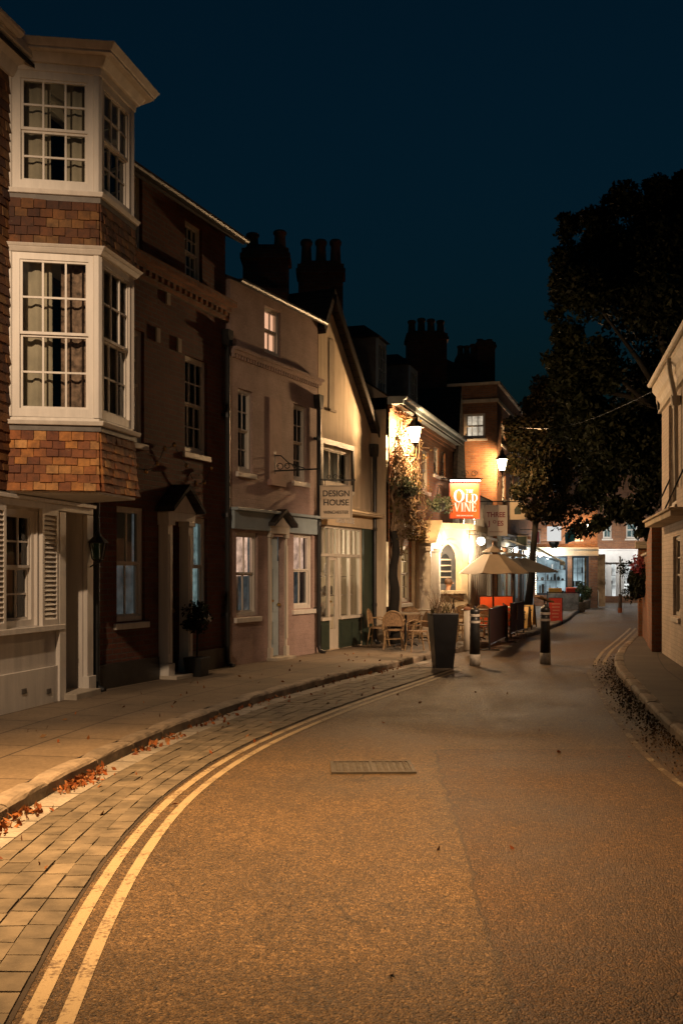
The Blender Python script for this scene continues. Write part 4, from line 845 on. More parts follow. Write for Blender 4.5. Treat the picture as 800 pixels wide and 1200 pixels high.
mb = MB(); mb.prism([(0, -.12), (2.0, -.12), (2.0, 2.12), (1.7, 2.2), (0, 2.5)], -.16, .16, 'y'); mb.box(2.0, 5.0, -.13, .13, -.12, 1.9); mb.build('brickwork', BRICKW, gwl)
mb = MB(); mb.box(5.0, 5.45, -.22, .22, -.12, 2.1); mb.build('pier', BRICKW, gwl)
mb = MB(); mb.prism([(4.93, 2.1), (5.52, 2.1), (5.52, 2.18), (5.22, 2.27), (4.93, 2.18)], -.29, .29); mb.build('pier_cap', STONE, gwl)
mb = MB(); mb.prism([(-.17, 1.9), (.17, 1.9), (.17, 1.95), (0, 2.0), (-.17, 1.95)], 2.0, 5.0, 'x'); mb.build('coping', STONE, gwl)

# ------------------------------------------------------------------ foliage tools
def leaf_mat(name, cols, rough=.6):
    m, nt, b, out = newmat(name); g = N(nt, 'ShaderNodeNewGeometry')
    c = ramp(nt, g.outputs['Random Per Island'], [(i/(len(cols)-1), c) for i, c in enumerate(cols)]); nt.links.new(c, b.inputs['Base Color']); b.inputs['Roughness'].default_value = rough; b.inputs['Specular IOR Level'].default_value = .12
    return m
def leaves(name, pts, size, mat, parent=None, loc=(0, 0, 0), aspect=.5, up=.0):
    n = len(pts); pts = np.asarray(pts); a = rng.normal(size=(n, 3)); a[:, 2] += up; a /= np.linalg.norm(a, axis=1)[:, None]
    b = np.cross(a, rng.normal(size=(n, 3))); b /= np.linalg.norm(b, axis=1)[:, None]
    s = (size*rng.uniform(.6, 1.3, n))[:, None]; c = np.cross(a, b)
    v = np.stack([pts-a*s*.5, pts+b*s*aspect*.5+c*s*.08, pts+a*s*.5, pts-b*s*aspect*.5+c*s*.08], 1).reshape(-1, 3)
    me = bpy.data.meshes.new(name); me.vertices.add(4*n); me.vertices.foreach_set('co', v.astype(np.float32).ravel()); me.loops.add(4*n); me.loops.foreach_set('vertex_index', np.arange(4*n, dtype=np.int32))
    me.polygons.add(n); me.polygons.foreach_set('loop_start', np.arange(0, 4*n, 4, dtype=np.int32)); me.update(calc_edges=True); me.validate(); me.materials.append(mat)
    o = bpy.data.objects.new(name, me); COL.objects.link(o); o.parent = parent; o.location = loc; return o
def clump(c, r, n, flat=1., shell=.45):
    d = rng.normal(size=(n, 3)); d /= np.linalg.norm(d, axis=1)[:, None]; rr = r*(shell+(1-shell)*rng.random(n)**.5)*rng.uniform(.8, 1.12, n); d[:, 2] *= flat; return np.array(c)+d*rr[:, None]
BARK = M('bark', (.011, .008, .005), .9, .4, 6, .6, 30)
LEAFD = leaf_mat('dark_leaves', [(.006, .008, .003), (.010, .012, .004), (.015, .016, .006)])
LEAFW = leaf_mat('street_tree_leaves', [(.007, .008, .003), (.013, .013, .005), (.022, .018, .007), (.040, .027, .011)])
def tree(name, label, base, tops, clumps, Ymid, leafm, size, dens, tr=.3):
    root = empty(name, base, 0, label, 'tree'); b0 = Vector(base); allp = []; mb = MB()
    fork = b0+Vector((tops[0]-b0.x, tops[1]-b0.y, tops[2]-b0.z))
    mb.tube([b0-b0, (fork-b0)*.35+Vector((.05, .05, 0)), (fork-b0)*.7, fork-b0], [tr*1.25, tr*.95, tr*.85, tr*.75], 10)
    for (px, py, rp, dy) in clumps:
        Y = Ymid+dy; c = (at(px, Y), Y, zat(py, Y)); r = rp*Y/FL
        for k in range(7):
            dd = rng.normal(size=3); dd /= np.linalg.norm(dd); cc = np.array(c)+dd*r*rng.uniform(.3, .78); rr = r*rng.uniform(.3, .5)
            allp.append(clump(cc, rr, int(dens*rr*rr), 1., .3))
        allp.append(clump(c, r*.75, int(dens*r*r*.9), 1., .1))
        e = Vector(c)-b0; f = fork-b0; mid = (e+f)/2+Vector((random.uniform(-.4, .4), random.uniform(-.4, .4), random.uniform(-.2, .5)))
        m1 = f*.75+mid*.25+Vector((random.uniform(-.2, .2), random.uniform(-.2, .2), random.uniform(0, .3)))
        if rp > 28: mb.tube([f*.92, m1, mid, mid*.5+e*.5+Vector((random.uniform(-.3, .3), 0, random.uniform(-.2, .2))), e], [tr*.36, tr*.27, tr*.17, tr*.1, tr*.04], 6)
    mb.build('trunk', BARK, root, smooth=True)
    P = np.concatenate(allp)-np.array(base); P = P[P[:, 2] > 1.7 if False else P[:, 2] > .5]
    leaves('crown', P, size, leafm, root)
    return root
tree('tree', 'huge dark tree rising behind the garden wall on the right', (9.3, 27., PAVE), (9.0, 27., 5.5),
     [(722, 298, 56, 0), (690, 345, 42, -1), (775, 268, 52, 1), (760, 350, 85, 0), (698, 430, 50, 0), (770, 460, 75, 1), (722, 515, 52, -1), (765, 560, 42, -1), (690, 490, 45, 1), (722, 596, 24, -1), (706, 612, 15, -1.5), (760, 622, 16, -1.5), (840, 300, 78, 1), (830, 450, 95, 0), (668, 300, 26, 0), (662, 350, 22, 1), (660, 420, 26, 0), (674, 460, 30, 0), (656, 395, 16, 1), (692, 258, 20, 0), (738, 236, 28, 0), (805, 232, 42, 1), (652, 330, 14, 0), (652, 370, 14, 1), (650, 430, 16, 1), (668, 265, 20, 1), (715, 245, 22, 1), (770, 222, 24, 0), (690, 520, 40, 1), (665, 500, 30, 2), (655, 455, 22, 1), (700, 560, 34, 1), (700, 280, 30, 0), (670, 320, 22, 0), (668, 390, 24, 0), (748, 592, 22, -2)], 27., LEAFD, .17, 1300, .42)
tree('tree', 'smaller leaning street tree whose low leaves catch the lamplight', (6.5, 36.0, PAVE), (6.95, 36.6, 3.6),
     [(640, 500, 38, 0), (615, 520, 24, 0), (662, 540, 40, 1), (630, 560, 30, -1), (652, 598, 30, 0), (612, 575, 18, -1), (690, 585, 26, 1), (625, 598, 18, -1), (680, 620, 17, 0), (640, 465, 30, 0), (604, 500, 18, 0), (670, 480, 35, 1), (600, 545, 14, 0), (622, 478, 20, 1), (598, 520, 13, 1), (660, 450, 30, 1), (675, 520, 30, 1), (645, 555, 34, 1)], 37.5, LEAFW, .17, 900, .13)
# flowering bush spilling over the garden wall
bx = empty('bush', (6.86, 23.3, 1.35), 0, 'bush with red flowers spilling over the garden wall', 'bush')
P = np.concatenate([clump((random.uniform(-.25, .3), random.uniform(-.6, .6), random.uniform(-.22, .42)), random.uniform(.12, .26), 150, 1., .2) for _ in range(34)])
leaves('foliage', P, .085, LEAFD, bx)
P = np.concatenate([clump((random.uniform(-.35, .2), random.uniform(-.6, .4), random.uniform(.15, .6)), .09, 26, 1., .2) for _ in range(22)])
leaves('blossom', P, .06, leaf_mat('red_flowers', [(.16, .025, .03), (.26, .05, .05), (.2, .02, .05)]), bx)
mb = MB()
for i in range(6): mb.tube([(.25, 0, -.4), (.1, random.uniform(-.4, .4), 0), (random.uniform(-.3, .1), random.uniform(-.5, .5), .35)], [.02, .014, .005], 5)
mb.build('stems', BARK, bx)

# ------------------------------------------------------------------ vine on the pub
vn = empty('vine', (hE.A.x, hE.A.y, PAVE), hE.root.rotation_euler.z, 'bare gnarled vine climbing the front of the pub', 'vine')
mb = MB(); u_v = hE.f(461, 700, .12)[0]; 
tr_ = [(u_v+.06*math.sin(i*.9), -.14-.03*math.sin(i*1.7), i*.24) for i in range(11)]; mb.tube(tr_, [.13-.006*i for i in range(11)], 9); mb.build('trunk', BARK, vn, smooth=True)
TW = M('vine_twigs', (.22, .15, .09), .85, .4, 6, .4, 40); mb = MB(); tips = []
def grow(p, ang, r, n, lvl):
    pts = [p]; u, y, z = p
    for i in range(n):
        ang += random.gauss(0, .38); st = random.uniform(.10, .2); u += math.cos(ang)*st; z += math.sin(ang)*st; y = -.05-.12*random.random()-(.18*random.random() if lvl > 1 else 0)
        u = max(.02, min(uEe-.3, u)); z = max(2.35 if u > .5 else 1.9, min(ZE-.25, z)); pts.append((u, y, z))
        if lvl < 3 and random.random() < (.42 if lvl == 0 else .26): grow(pts[-1], ang+random.choice((-1, 1))*random.uniform(.5, 1.3), r*.6, random.randint(3, 8), lvl+1)
    tips.append(pts[-1]); tips.append(pts[len(pts)//2])
    mb.tube(pts, [max(.0045, r*(1-.75*i/len(pts))) for i in range(len(pts))], 4)
for a in (1.2, .9, .5, 1.6, .3, 1.9, .15): grow(tr_[-1] if a < 1.5 else tr_[7], a, .05, random.randint(13, 19), 0)
for a in (.8, .3, 1.3): grow(tr_[8], a, .035, 12, 0)
mb.build('twigs', TW, vn)
P = np.concatenate([clump(t_, .12, random.randint(0, 4)) for t_ in tips]); leaves('leaves', P, .075, leaf_mat('vine_leaves', [(.10, .06, .02), (.14, .10, .03), (.08, .08, .03)]), vn)
# hanging baskets
for px_, py_, r_, lab in ((476, 572, .34, 'hanging basket of trailing plants among the vine nearer the corner of the pub'), (514, 590, .34, 'hanging basket of grey green plants by the orange sign')):
    u, z = hE.f(px_, py_, .35); P = wpt(hE, u, -.35, z); b = empty('hanging_basket', P, 0, lab, 'hanging basket', 'hanging baskets on the pub')
    m = MB(); m.lathe([(.02, -.22), (.13, -.17), (.2, -.06), (.22, 0)], 12); m.build('basket', BARK, b)
    Q = np.concatenate([clump((random.uniform(-.28, .28), random.uniform(-.28, .28), random.uniform(-.15, .16)), .12, 40, 1, .2) for _ in range(16)]); leaves('foliage', Q, .07, leaf_mat('basket_leaves', [(.06, .09, .04), (.12, .15, .09), (.25, .25, .2)]), b)
    m = MB(); [m.tube([(.2*math.cos(a), .2*math.sin(a), 0), (0, 0, .45)], .006, 4) for a in (0, 2.1, 4.2)]; m.build('chain', BLACK, b)

# ------------------------------------------------------------------ lights and lanterns
def light(name, kind, loc, energy, col, parent=None, rad=.06, **kw):
    l = bpy.data.lights.new(name, kind); l.energy = energy; l.color = col
    if kind in ('POINT', 'SPOT'): l.shadow_soft_size = rad
    for k, v in kw.items(): setattr(l, k, v)
    o = bpy.data.objects.new(name, l); COL.objects.link(o); o.location = loc; o.parent = parent; return o
def aim(o, tgt): o.rotation_euler = (Vector(tgt)-o.location).to_track_quat('-Z', 'Y').to_euler()
GLOBE = lampglass('globe_glass', (1, .88, .70), 12.)
LANTG = lampglass('lantern_glass', (1, .80, .55), 11.)
def lantern(px, py, Y, label, arm_to, energy, s=1., col=(1, .60, .28), low=True):
    X, z = at(px, Y), zat(py, Y); r = empty('street_lantern', (X, Y, z), 0, label, 'lantern', 'lit lanterns on wall brackets')
    g = MB(); a, b, h = .09*s, .17*s, .2*s
    g.hexa([(-a, -a, -h), (a, -a, -h), (a, a, -h), (-a, a, -h), (-b, -b, h), (b, -b, h), (b, b, h), (-b, b, h)]); g.build('lantern_glass', LANTG, r)
    f = MB()
    for sx in (-1, 1):
        for sy in (-1, 1): f.tube([(sx*a, sy*a, -h), (sx*b, sy*b, h)], .012*s, 4)
    f.lathe([(b*1.45, h), (b*1.4, h+.03*s), (b*.5, h+.2*s), (b*.45, h+.26*s), (b*.55, h+.28*s), (.02, h+.36*s), (.01, h+.46*s)], 8); f.lathe([(.02, -h-.12*s), (.06*s, -h-.06*s), (a*1.2, -h-.02*s), (a*1.2, -h)], 8); f.build('frame', BLACK, r)
    m = MB(); A_ = Vector(arm_to)-Vector((X, Y, z)); m.tube([(0, 0, -h-.1*s), (0, 0, A_.z), (A_.x*.5, A_.y*.5, A_.z+.02), tuple(A_)], .017, 6); m.tube([(A_.x*.3, A_.y*.3, A_.z), (A_.x*.8, A_.y*.8, A_.z-.18), tuple(A_+Vector((0, 0, -.34)))], .011, 5); m.build('bracket', BLACK, r)
    light('lantern_lamp', 'POINT', (0, 0, 0), energy, col, r, .07); return r
uL = hE.f(458, 533)[0]; lantern(486, 510, 22.2, 'glowing lantern on an iron arm at the vine covered corner of the pub', wpt(hE, .35, 0, zat(533, 21.9)-PAVE), 1900, .8)
lantern(588, 545, 35.3, 'glowing lantern on the corner of the tall orange brick house', wpt(hG, .1, 0, zat(560, 36)-PAVE), 1100, .95)
lantern(687, 619, 46.5, 'small glowing lantern on the far orange brick shop', wpt(hJ, 2.7, 0, 3.4), 330, .8)
# street lamp left of the camera : one head over the pavement lights the bay, one on a long arm pools on the road
SODIUM = (1, .58, .25); SX, SY = -3.9, 4.9
sl_ = empty('street_lamp', (SX, SY, PAVE), 0, 'black two headed street lamp column on the left pavement before the bay windowed house', 'street lamp')
m = MB(); m.lathe([(.12, 0), (.12, .5), (.075, .6), (.06, 3), (.045, 6.3), (.05, 6.55)], 12); m.build('column', BLACK, sl_, smooth=True)
for hx, hy, e, cone, tgt, nm in ((.55, 0., 1900, 76, (-1.2, 11.0, 0), (1, .70, .45)), (1.15, .3, 7800, 67, (1.9, 1.25, 0), SODIUM)):
    m = MB(); m.tube([(0, 0, 6.4), (.2, .03, 6.62), (hx, hy, 6.64)], .03, 8); m.build('arm', BLACK, sl_)
    m = MB(); m.hexa([(hx-.25, hy-.13, 6.60), (hx+.25, hy-.13, 6.60), (hx+.25, hy+.13, 6.60), (hx-.25, hy+.13, 6.60), (hx-.2, hy-.09, 6.74), (hx+.2, hy-.09, 6.74), (hx+.2, hy+.09, 6.74), (hx-.2, hy+.09, 6.74)]); m.build('lamp_head', LEAD, sl_)
    l = light('street_lamp_light', 'SPOT', (hx, hy, 6.5), e, nm, None, .07, spot_size=R(cone), spot_blend=1.); aim(l, Vector((hx, hy, 0))+Vector(tgt)); l.parent = sl_

fw = empty('added_wall_floodlight', (4.95, 14.2, 4.4), 0, 'added unseen black wall light on the right house, brightening the pink and cream houses', 'wall light')  # unseen lamp, added to brighten the pink and cream houses and terrace
m = MB(); m.lathe([(.05, .12), (.07, .08), (.15, -.08), (.155, -.1), (.14, -.09), (.06, .06)], 14); m.build('shade', BLACK, fw); m = MB(); m.tube([(0, 0, .1), (.03, 0, .2), (.12, 0, .2)], .015, 6); m.build('arm', BLACK, fw)
l = light('added_wall_light', 'SPOT', (0, 0, -.06), 2300, (1, .66, .40), None, .06, spot_size=R(50), spot_blend=1.); l.location = fw.location+Vector((-.02, .02, -.12)); aim(l, (.3, 20.2, .7)); q = l.location-fw.location; l.parent = fw; l.location = q
# ------------------------------------------------------------------ hanging signs
SIGNC = M('cream_sign_board', (.52, .42, .30), .6, .12, 3, .1); SIGNTXT = M('dark_sign_letter', (.03, .025, .022), .6, .1, 3, 0)
def sign_board(px0, px1, yt, yb, Y, name, label, mat, group='hanging signs along the left of the street', frame=None, th=.05, tilt=0.):
    X0, X1 = at(px0, Y), at(px1, Y); zt, zb = zat(yt, Y), zat(yb, Y); r = empty(name, ((X0+X1)/2, Y, zb), tilt, label, 'sign', group)
    w, h = (X1-X0)/2, zt-zb; m = MB(); m.box(-w, w, -th/2, th/2, 0, h); m.build('board', mat, r, bevel=.006)
    if frame:
        f = MB(); e = .022
        for y_ in (-th/2-.012, th/2+.002):
            f.box(-w-.004, w+.004, y_, y_+.01, 0, e); f.box(-w-.004, w+.004, y_, y_+.01, h-e, h); f.box(-w-.004, -w+e, y_, y_+.01, e, h-e); f.box(w-e, w+.004, y_, y_+.01, e, h-e)
        f.build('frame', frame, r)
    return r, w, h, -th/2-.004
r, w, h, y = sign_board(375, 412.5, 569, 608, 19.17, 'hanging_sign', 'cream square sign reading DESIGN HOUSE outside the gabled house', SIGNC, frame=STONE)
text('DESIGN', .158, SIGNTXT, r, (0, y, h*.75), (R(90), 0, 0), .003, sx=.93, bold=.0015); text('HOUSE', .158, SIGNTXT, r, (0, y, h*.48), (R(90), 0, 0), .003, sx=.95, bold=.0015); text('WINCHESTER', .088, SIGNTXT, r, (0, y, h*.19), (R(90), 0, 0), .003, sx=.86, bold=0.)
m = MB(); m.box(-w-.03, w+.06, -.012, .012, h+.09, h+.115)
for s_ in (-1, 1): m.tube([(s_*w*.7, 0, h), (s_*w*.7, 0, h+.1)], .006, 4)
for c, rr in ((-.02, .05), (.1, .04), (-.14, .04)): m.tube([(c+rr*(1-t*.08)*math.cos(t), 0, h+.16+rr*(1-t*.08)*math.sin(t)) for t in np.linspace(0, 7, 18)], .006, 4)
m.build('bracket', BLACK, r)
def orange_board():
    m, nt, b, out = newmat('orange_sign_board'); b.inputs['Base Color'].default_value = (.80, .13, .015, 1); b.inputs['Roughness'].default_value = .45; tc = N(nt, 'ShaderNodeTexCoord')
    c = ramp(nt, noise(nt, tc.outputs['Object'], 3, 4), [(.3, (.66, .10, .012)), (.7, (.84, .15, .02))]); nt.links.new(c, b.inputs['Base Color']); return m
r, w, h, y = sign_board(526.5, 561.5, 566, 608, 26.9, 'hanging_sign', 'orange lit sign reading THE OLD VINE outside the pub', orange_board(), frame=M('red_sign_edge', (.5, .06, .02), .5, .1, 3, 0))
LET = M('white_letter', (.85, .82, .76), .5, .05, 3, 0)
def serif(word, size, parent, x0, z0, y, sx=1.):
    G = {'O': 'O', 'L': 'L', 'D': 'D', 'V': 'V', 'I': 'I', 'N': 'N', 'E': 'E', 'T': 'T', 'H': 'H'}; m = MB(); x = x0; th, tn, sf = .19*size, .075*size, .06*size; t = .008
    def bar(a, b, c, d): m.box(x+a*sx, x+b*sx, y-t, y+.003, z0+c, z0+d)
    def dia(a, b, wd): m.prism([(x+a[0]*sx, z0+a[1]), (x+(a[0]+wd)*sx, z0+a[1]), (x+(b[0]+wd)*sx, z0+b[1]), (x+b[0]*sx, z0+b[1])], y-t, y+.003)
    def bowl(cx, rx, half):
        n = 20; rng_ = np.linspace(-math.pi/2, math.pi/2, n) if half else np.linspace(0, 2*math.pi, 2*n)
        for p, q in zip(rng_, rng_[1:]):
            def e(a, inn): return (x+(cx+math.cos(a)*(rx-(th if inn else 0)))*sx, z0+size/2+math.sin(a)*(size/2-(tn if inn else 0)))
            m.prism([e(p, 0), e(q, 0), e(q, 1), e(p, 1)], y-t, y+.003)
    for ch in word:
        if ch == 'I': bar(.06*size, .06*size+th, 0, size); bar(0, .12*size+th, 0, sf); bar(0, .12*size+th, size-sf, size); wd = .12*size+th
        elif ch == 'L': bar(.06*size, .06*size+th, 0, size); bar(0, .62*size, 0, tn); bar(0, .12*size+th, size-sf, size); bar(.55*size, .62*size, 0, .28*size); wd = .62*size
        elif ch == 'E':
            bar(.06*size, .06*size+th, 0, size); bar(0, .6*size, 0, tn); bar(0, .58*size, size-tn, size); bar(.06*size, .45*size, .47*size, .47*size+tn); bar(.53*size, .6*size, 0, .25*size); bar(.51*size, .58*size, .77*size, size); bar(.39*size, .45*size, .38*size, .63*size); wd = .6*size
        elif ch == 'D': bar(.06*size, .06*size+th, 0, size); bar(0, .3*size, 0, tn); bar(0, .3*size, size-tn, size); bowl(.28*size, .48*size, True); wd = .76*size
        elif ch == 'O': bowl(.42*size, .42*size, False); wd = .84*size
        elif ch == 'V': dia((.08*size, size), (.34*size, 0), th); dia((.70*size, size), (.40*size, 0), tn); bar(0, .36*size, size-sf, size); bar(.58*size, .86*size, size-sf, size); wd = .86*size
        elif ch == 'N': bar(.08*size, .08*size+tn, 0, size); bar(.72*size, .72*size+tn, 0, size); dia((.06*size, size), (.60*size, 0), th); bar(0, .24*size, 0, sf); bar(0, .2*size, size-sf, size); bar(.62*size, .9*size, size-sf, size); wd = .88*size
        elif ch == 'T': bar(.28*size, .28*size+th, 0, size); bar(0, .74*size, size-tn*1.3, size); bar(.2*size, .55*size, 0, sf); wd = .74*size
        elif ch == 'H': bar(.06*size, .06*size+th, 0, size); bar(.5*size, .5*size+th, 0, size); bar(.06*size, .6*size, .47*size, .47*size+tn); wd = .75*size
        x += (wd+.07*size)*sx
    m.build('lettering', LET, parent); return x
serif('O', .33, r, -.29, h*.46, y); serif('LD', .22, r, .02, h*.46, y, 1.0); serif('VINE', .24, r, -.29, h*.20, y, .86); serif('THE', .085, r, .03, h*.46+.245, y, 1.)
text('FINE DINING ROOMS', .045, LET, r, (0, y-.004, h*.085), (R(90), 0, 0), .003, bold=.002)
m = MB(); m.box(-w, w, -.17, -.14, h+.03, h+.06); m.build('strip_lamp', emit('sign_strip_lamp', (1, .9, .78), 22.), r)
m = MB(); m.prism([(-.19, h+.065), (-.1, h+.085), (.1, h+.085), (.19, h+.065), (.19, h+.078), (.1, h+.1), (-.1, h+.1), (-.19, h+.078)], -w-.02, w+.02, 'x'); m.tube([(-w-.5, 0, h+.12), (w+.1, 0, h+.12)], .014, 6)
for c, rr in ((-w-.2, .1), (-.25, .09), (0, .1), (.25, .09), (-w-.4, .06)): m.tube([(c+rr*(1-t*.08)*math.cos(t), 0, h+.24+rr*(1-t*.08)*math.sin(t)) for t in np.linspace(0, 8, 22)], .009, 4)
m.build('bracket', BLACK, r)
light('sign_light', 'AREA', (0, -.30, h+.02), 16, (1, .86, .68), r, shape='RECTANGLE', size=.75, size_y=.06).rotation_euler = (R(28), 0, 0)
r, w, h, y = sign_board(567, 594, 592, 628, 28.6, 'hanging_sign', 'pale taupe sign reading THREE JOES hanging beyond the orange sign', M('taupe_sign_board', (.36, .30, .25), .65, .08, 3, .05))
MAR = M('maroon_letter', (.16, .03, .03), .6, .05, 3, 0)
text('THREE', .195, MAR, r, (0, y, h*.68), (R(90), 0, 0), .003, sx=.9, bold=.006); text('J    ES', .195, MAR, r, (0, y, h*.4), (R(90), 0, 0), .003, sx=.92, bold=.006); text('O', .12, MAR, r, (-.04, y, h*.45), (R(90), 0, 0), .003, bold=.004)
text('SOURDOUGH PIZZA', .04, MAR, r, (0, y, h*.13), (R(90), 0, 0), .002, bold=.001)
m = MB(); m.tube([(-w-.75, 0, h+.1), (w+.35, 0, h+.1)], .015, 6); m.prism([(w+.35, h+.06), (w+.47, h+.1), (w+.35, h+.14)], -.008, .008)
for s_ in (-1, 1): m.tube([(s_*w*.7, 0, h), (s_*w*.7, 0, h+.1)], .006, 4)
m.build('bracket', BLACK, r)
r, w, h, y = sign_board(597, 615, 585, 609, 38.8, 'hanging_sign', 'small framed pictorial sign beyond the taupe sign', SIGNC, frame=STONE)
m = MB(); m.lathe([(.0, 0), (.13, .05), (.13, .3), (.05, .4)], 10, (0, y-.01, .2)); 
m2 = MB(); m2.prism([(-.12, .2), (.12, .2), (.14, .35), (.05, .55), (-.05, .5), (-.13, .38)], y-.004, y+.003); m2.build('emblem', DKGREEN, r)
m = MB(); m.tube([(-w-.3, 0, h+.06), (w+.1, 0, h+.06)], .015, 5); m.build('bracket', BLACK, r)
r, w, h, y = sign_board(641, 656.5, 617, 634, 43., 'hanging_sign', 'glowing blank white box sign under the street tree', emit('box_sign_glow', (.95, .95, .92), .75), th=.2)
m = MB(); m.tube([(-w-.35, 0, -.04), (w, 0, -.04)], .02, 5); m.lathe([(.12, -.3), (.22, -.1), (.22, -.02)], 8); m.build('bracket', BLACK, r)
for px0_, px1_, yt_, yb_, Y_, lab, mt in ((604, 617, 628, 640, 39.6, 'small dark green sign projecting from the grey blue shopfront', DKGREEN), (622, 632, 622, 637, 42.2, 'small maroon sign projecting from the grey blue shopfront near the white box sign', M('maroon_sign_board', (.20, .03, .025), .5, .15, 3, 0))):
    r, w, h, y = sign_board(px0_, px1_, yt_, yb_, Y_, 'hanging_sign', lab, mt, frame=CREAM)
    m = MB(); m.tube([(-w-.6, 0, h+.05), (w+.05, 0, h+.05)], .014, 5); [m.tube([(q_*w*.7, 0, h), (q_*w*.7, 0, h+.05)], .006, 4) for q_ in (-1, 1)]; m.build('bracket', BLACK, r)
# flag
fl = empty('flag', (at(658, 44.5), 44.5, zat(637, 44.5)), 0, 'teal flag hanging from a slanted pole by the white box sign', 'flag')
m = MB(); m.tube([(-.1, 0, .1), (.62, 0, 1.0)], .02, 6); m.build('pole', CREAM, fl)
m = MB(); n_ = 8; vs = []
for i in range(n_+1):
    t = i/n_; px_, pz_ = .14+.46*t, .40+.57*t
    for j in range(5): k = j/4; vs.append((px_+.06*k*math.sin(i*1.3), .06*math.sin(i*1.7+j), pz_-k*(.42+.4*t)))
m.add(vs, [(i*5+j, i*5+j+1, (i+1)*5+j+1, (i+1)*5+j) for i in range(n_) for j in range(4)]); m.build('cloth', M('teal_cloth', (.03, .20, .26), .8, .2, 4, .1), fl, smooth=True)

# ------------------------------------------------------------------ awnings
def awning(name, label, h, u0, u1, z, out, drop, mat, val=.16):
    P = wpt(h, u0, 0, z); r = empty(name, P, h.root.rotation_euler.z, label, 'awning'); m = MB(); L = u1-u0; n = 14
    m.hexa([(0, -.16, -.02), (L, -.16, -.02), (L, -out, -drop), (0, -out, -drop), (0, -.16, .0), (L, -.16, .0), (L, -out, -drop+.02), (0, -out, -drop+.02)])
    for i in range(n): a = L*i/n; m.prism([(a, -drop), (a+L/n, -drop), (a+L/n, -drop-val*.7), (a+L/n/2, -drop-val), (a, -drop-val*.7)], -out-.01, -out, 'y')
    m.build('canvas', mat, r); b = MB(); b.box(0, L, -.16, -.125, -.12, .06); b.tube([(.1, -.13, -.35), (.1, -out+.05, -drop-.01)], .015, 5); b.tube([(L-.1, -.13, -.35), (L-.1, -out+.05, -drop-.01)], .015, 5); b.build('frame', BLACK, r); return r
CANV = M('pale_green_canvas', (.42, .48, .40), .8, .12, 3, .1); CANW = M('white_blue_canvas', (.55, .60, .62), .8, .12, 3, .1)
awning('awning', 'pale green awning let down over the far cafe front', hG, 7.6, 10.4, 2.75, 1.5, .75, CANV)
awning('awning', 'half folded white awning below the small pictorial sign', hG, .3, 2.7, 2.75, .7, .25, CANW)
awning('awning', 'half folded white and blue awning just behind the orange sign', hF, .1, 1.6, 2.75, .6, .28, CANW)

# ------------------------------------------------------------------ street furniture
def bollard(X, Y, label, h=1.0):
    r = empty('bollard', (X, Y, 0), 0, label, 'bollard', 'black bollards across the street')
    m = MB(); m.lathe([(.092, .2), (.086, .6), (.080, h-.22), (.076, h-.14)], 20); m.build('shaft', BLACK, r, smooth=True)
    m = MB(); m.lathe([(.095, 0), (.0945, .2)], 20); m.build('base_band', M('grubby_white_paint', (.38, .34, .28), .6, .4, 12, .2, 40), r, smooth=True)
    m = MB(); m.lathe([(.090, h-.26), (.091, h-.22)], 20); m.lathe([(.0885, h-.15), (.089, h-.11), (.08, h-.105)], 20); m.build('ring', M('silver_band', (.45, .40, .34), .4, .2, 5, 0), r)
    m = MB(); m.lathe([(.078, h-.105), (.085, h-.08), (.082, h-.04), (.055, h-.008), (.018, h), (.02, h+.03), (.0, h+.04)], 20); m.build('cap', BLACK, r, smooth=True); return r
bollard(*ground(556, 780), 'black bollard beside the tall planter'); bollard(*ground(638.5, 778), 'black bollard standing alone in mid street', 1.02)
X, Y = ground(518.5, 783); pl = empty('planter', (X, Y, 0), R(8), 'tall tapered black planter with bare twiggy plants at the kerb end', 'planter')
m = MB(); a, b, hh = .15, .225, .93
m.hexa([(-a, -a, 0), (a, -a, 0), (a, a, 0), (-a, a, 0), (-b, -b, hh), (b, -b, hh), (b, b, hh), (-b, b, hh)]); m.build('pot', M('black_planter', (.012, .012, .013), .35, .3, 6, .1, 60), pl, bevel=.012)
m = MB(); e = b-.02; m.box(-e, e, -e, e, hh-.02, hh+.004); m.build('soil', GROUND, pl); m = MB()
for i in range(46):
    x, y_ = random.uniform(-.17, .17), random.uniform(-.17, .17); l_ = random.uniform(.12, .42); dx, dy = random.gauss(0, .08), random.gauss(0, .08)
    m.tube([(x, y_, hh), (x+dx*.5, y_+dy*.5, hh+l_*.5), (x+dx*1.4, y_+dy*1.4, hh+l_)], [.007, .005, .003], 4)
m.build('twigs', TW, pl)
leaves('foliage', np.concatenate([clump((random.uniform(-.2, .2), random.uniform(-.2, .2), hh+random.uniform(-.08, .12)), .07, 26) for _ in range(9)]), .045, leaf_mat('planter_leaves', [(.06, .06, .02), (.12, .09, .03), (.09, .10, .04)]), pl)
# cream drum post behind the bollard
X, Y = ground(547.5, 762, PAVE); r = empty('post', (X, Y, PAVE), 0, 'cream post with a rounded rim behind the left bollard', 'post')
m = MB(); m.lathe([(.075, 0), (.072, .78)], 16); m.build('shaft', CREAM, r, smooth=True); m = MB(); m.lathe([(.08, .78), (.085, .8), (.08, .83), (.02, .85)], 16); m.build('rim', M('rust_rim', (.25, .10, .05), .7, .3, 5, .1), r, smooth=True)
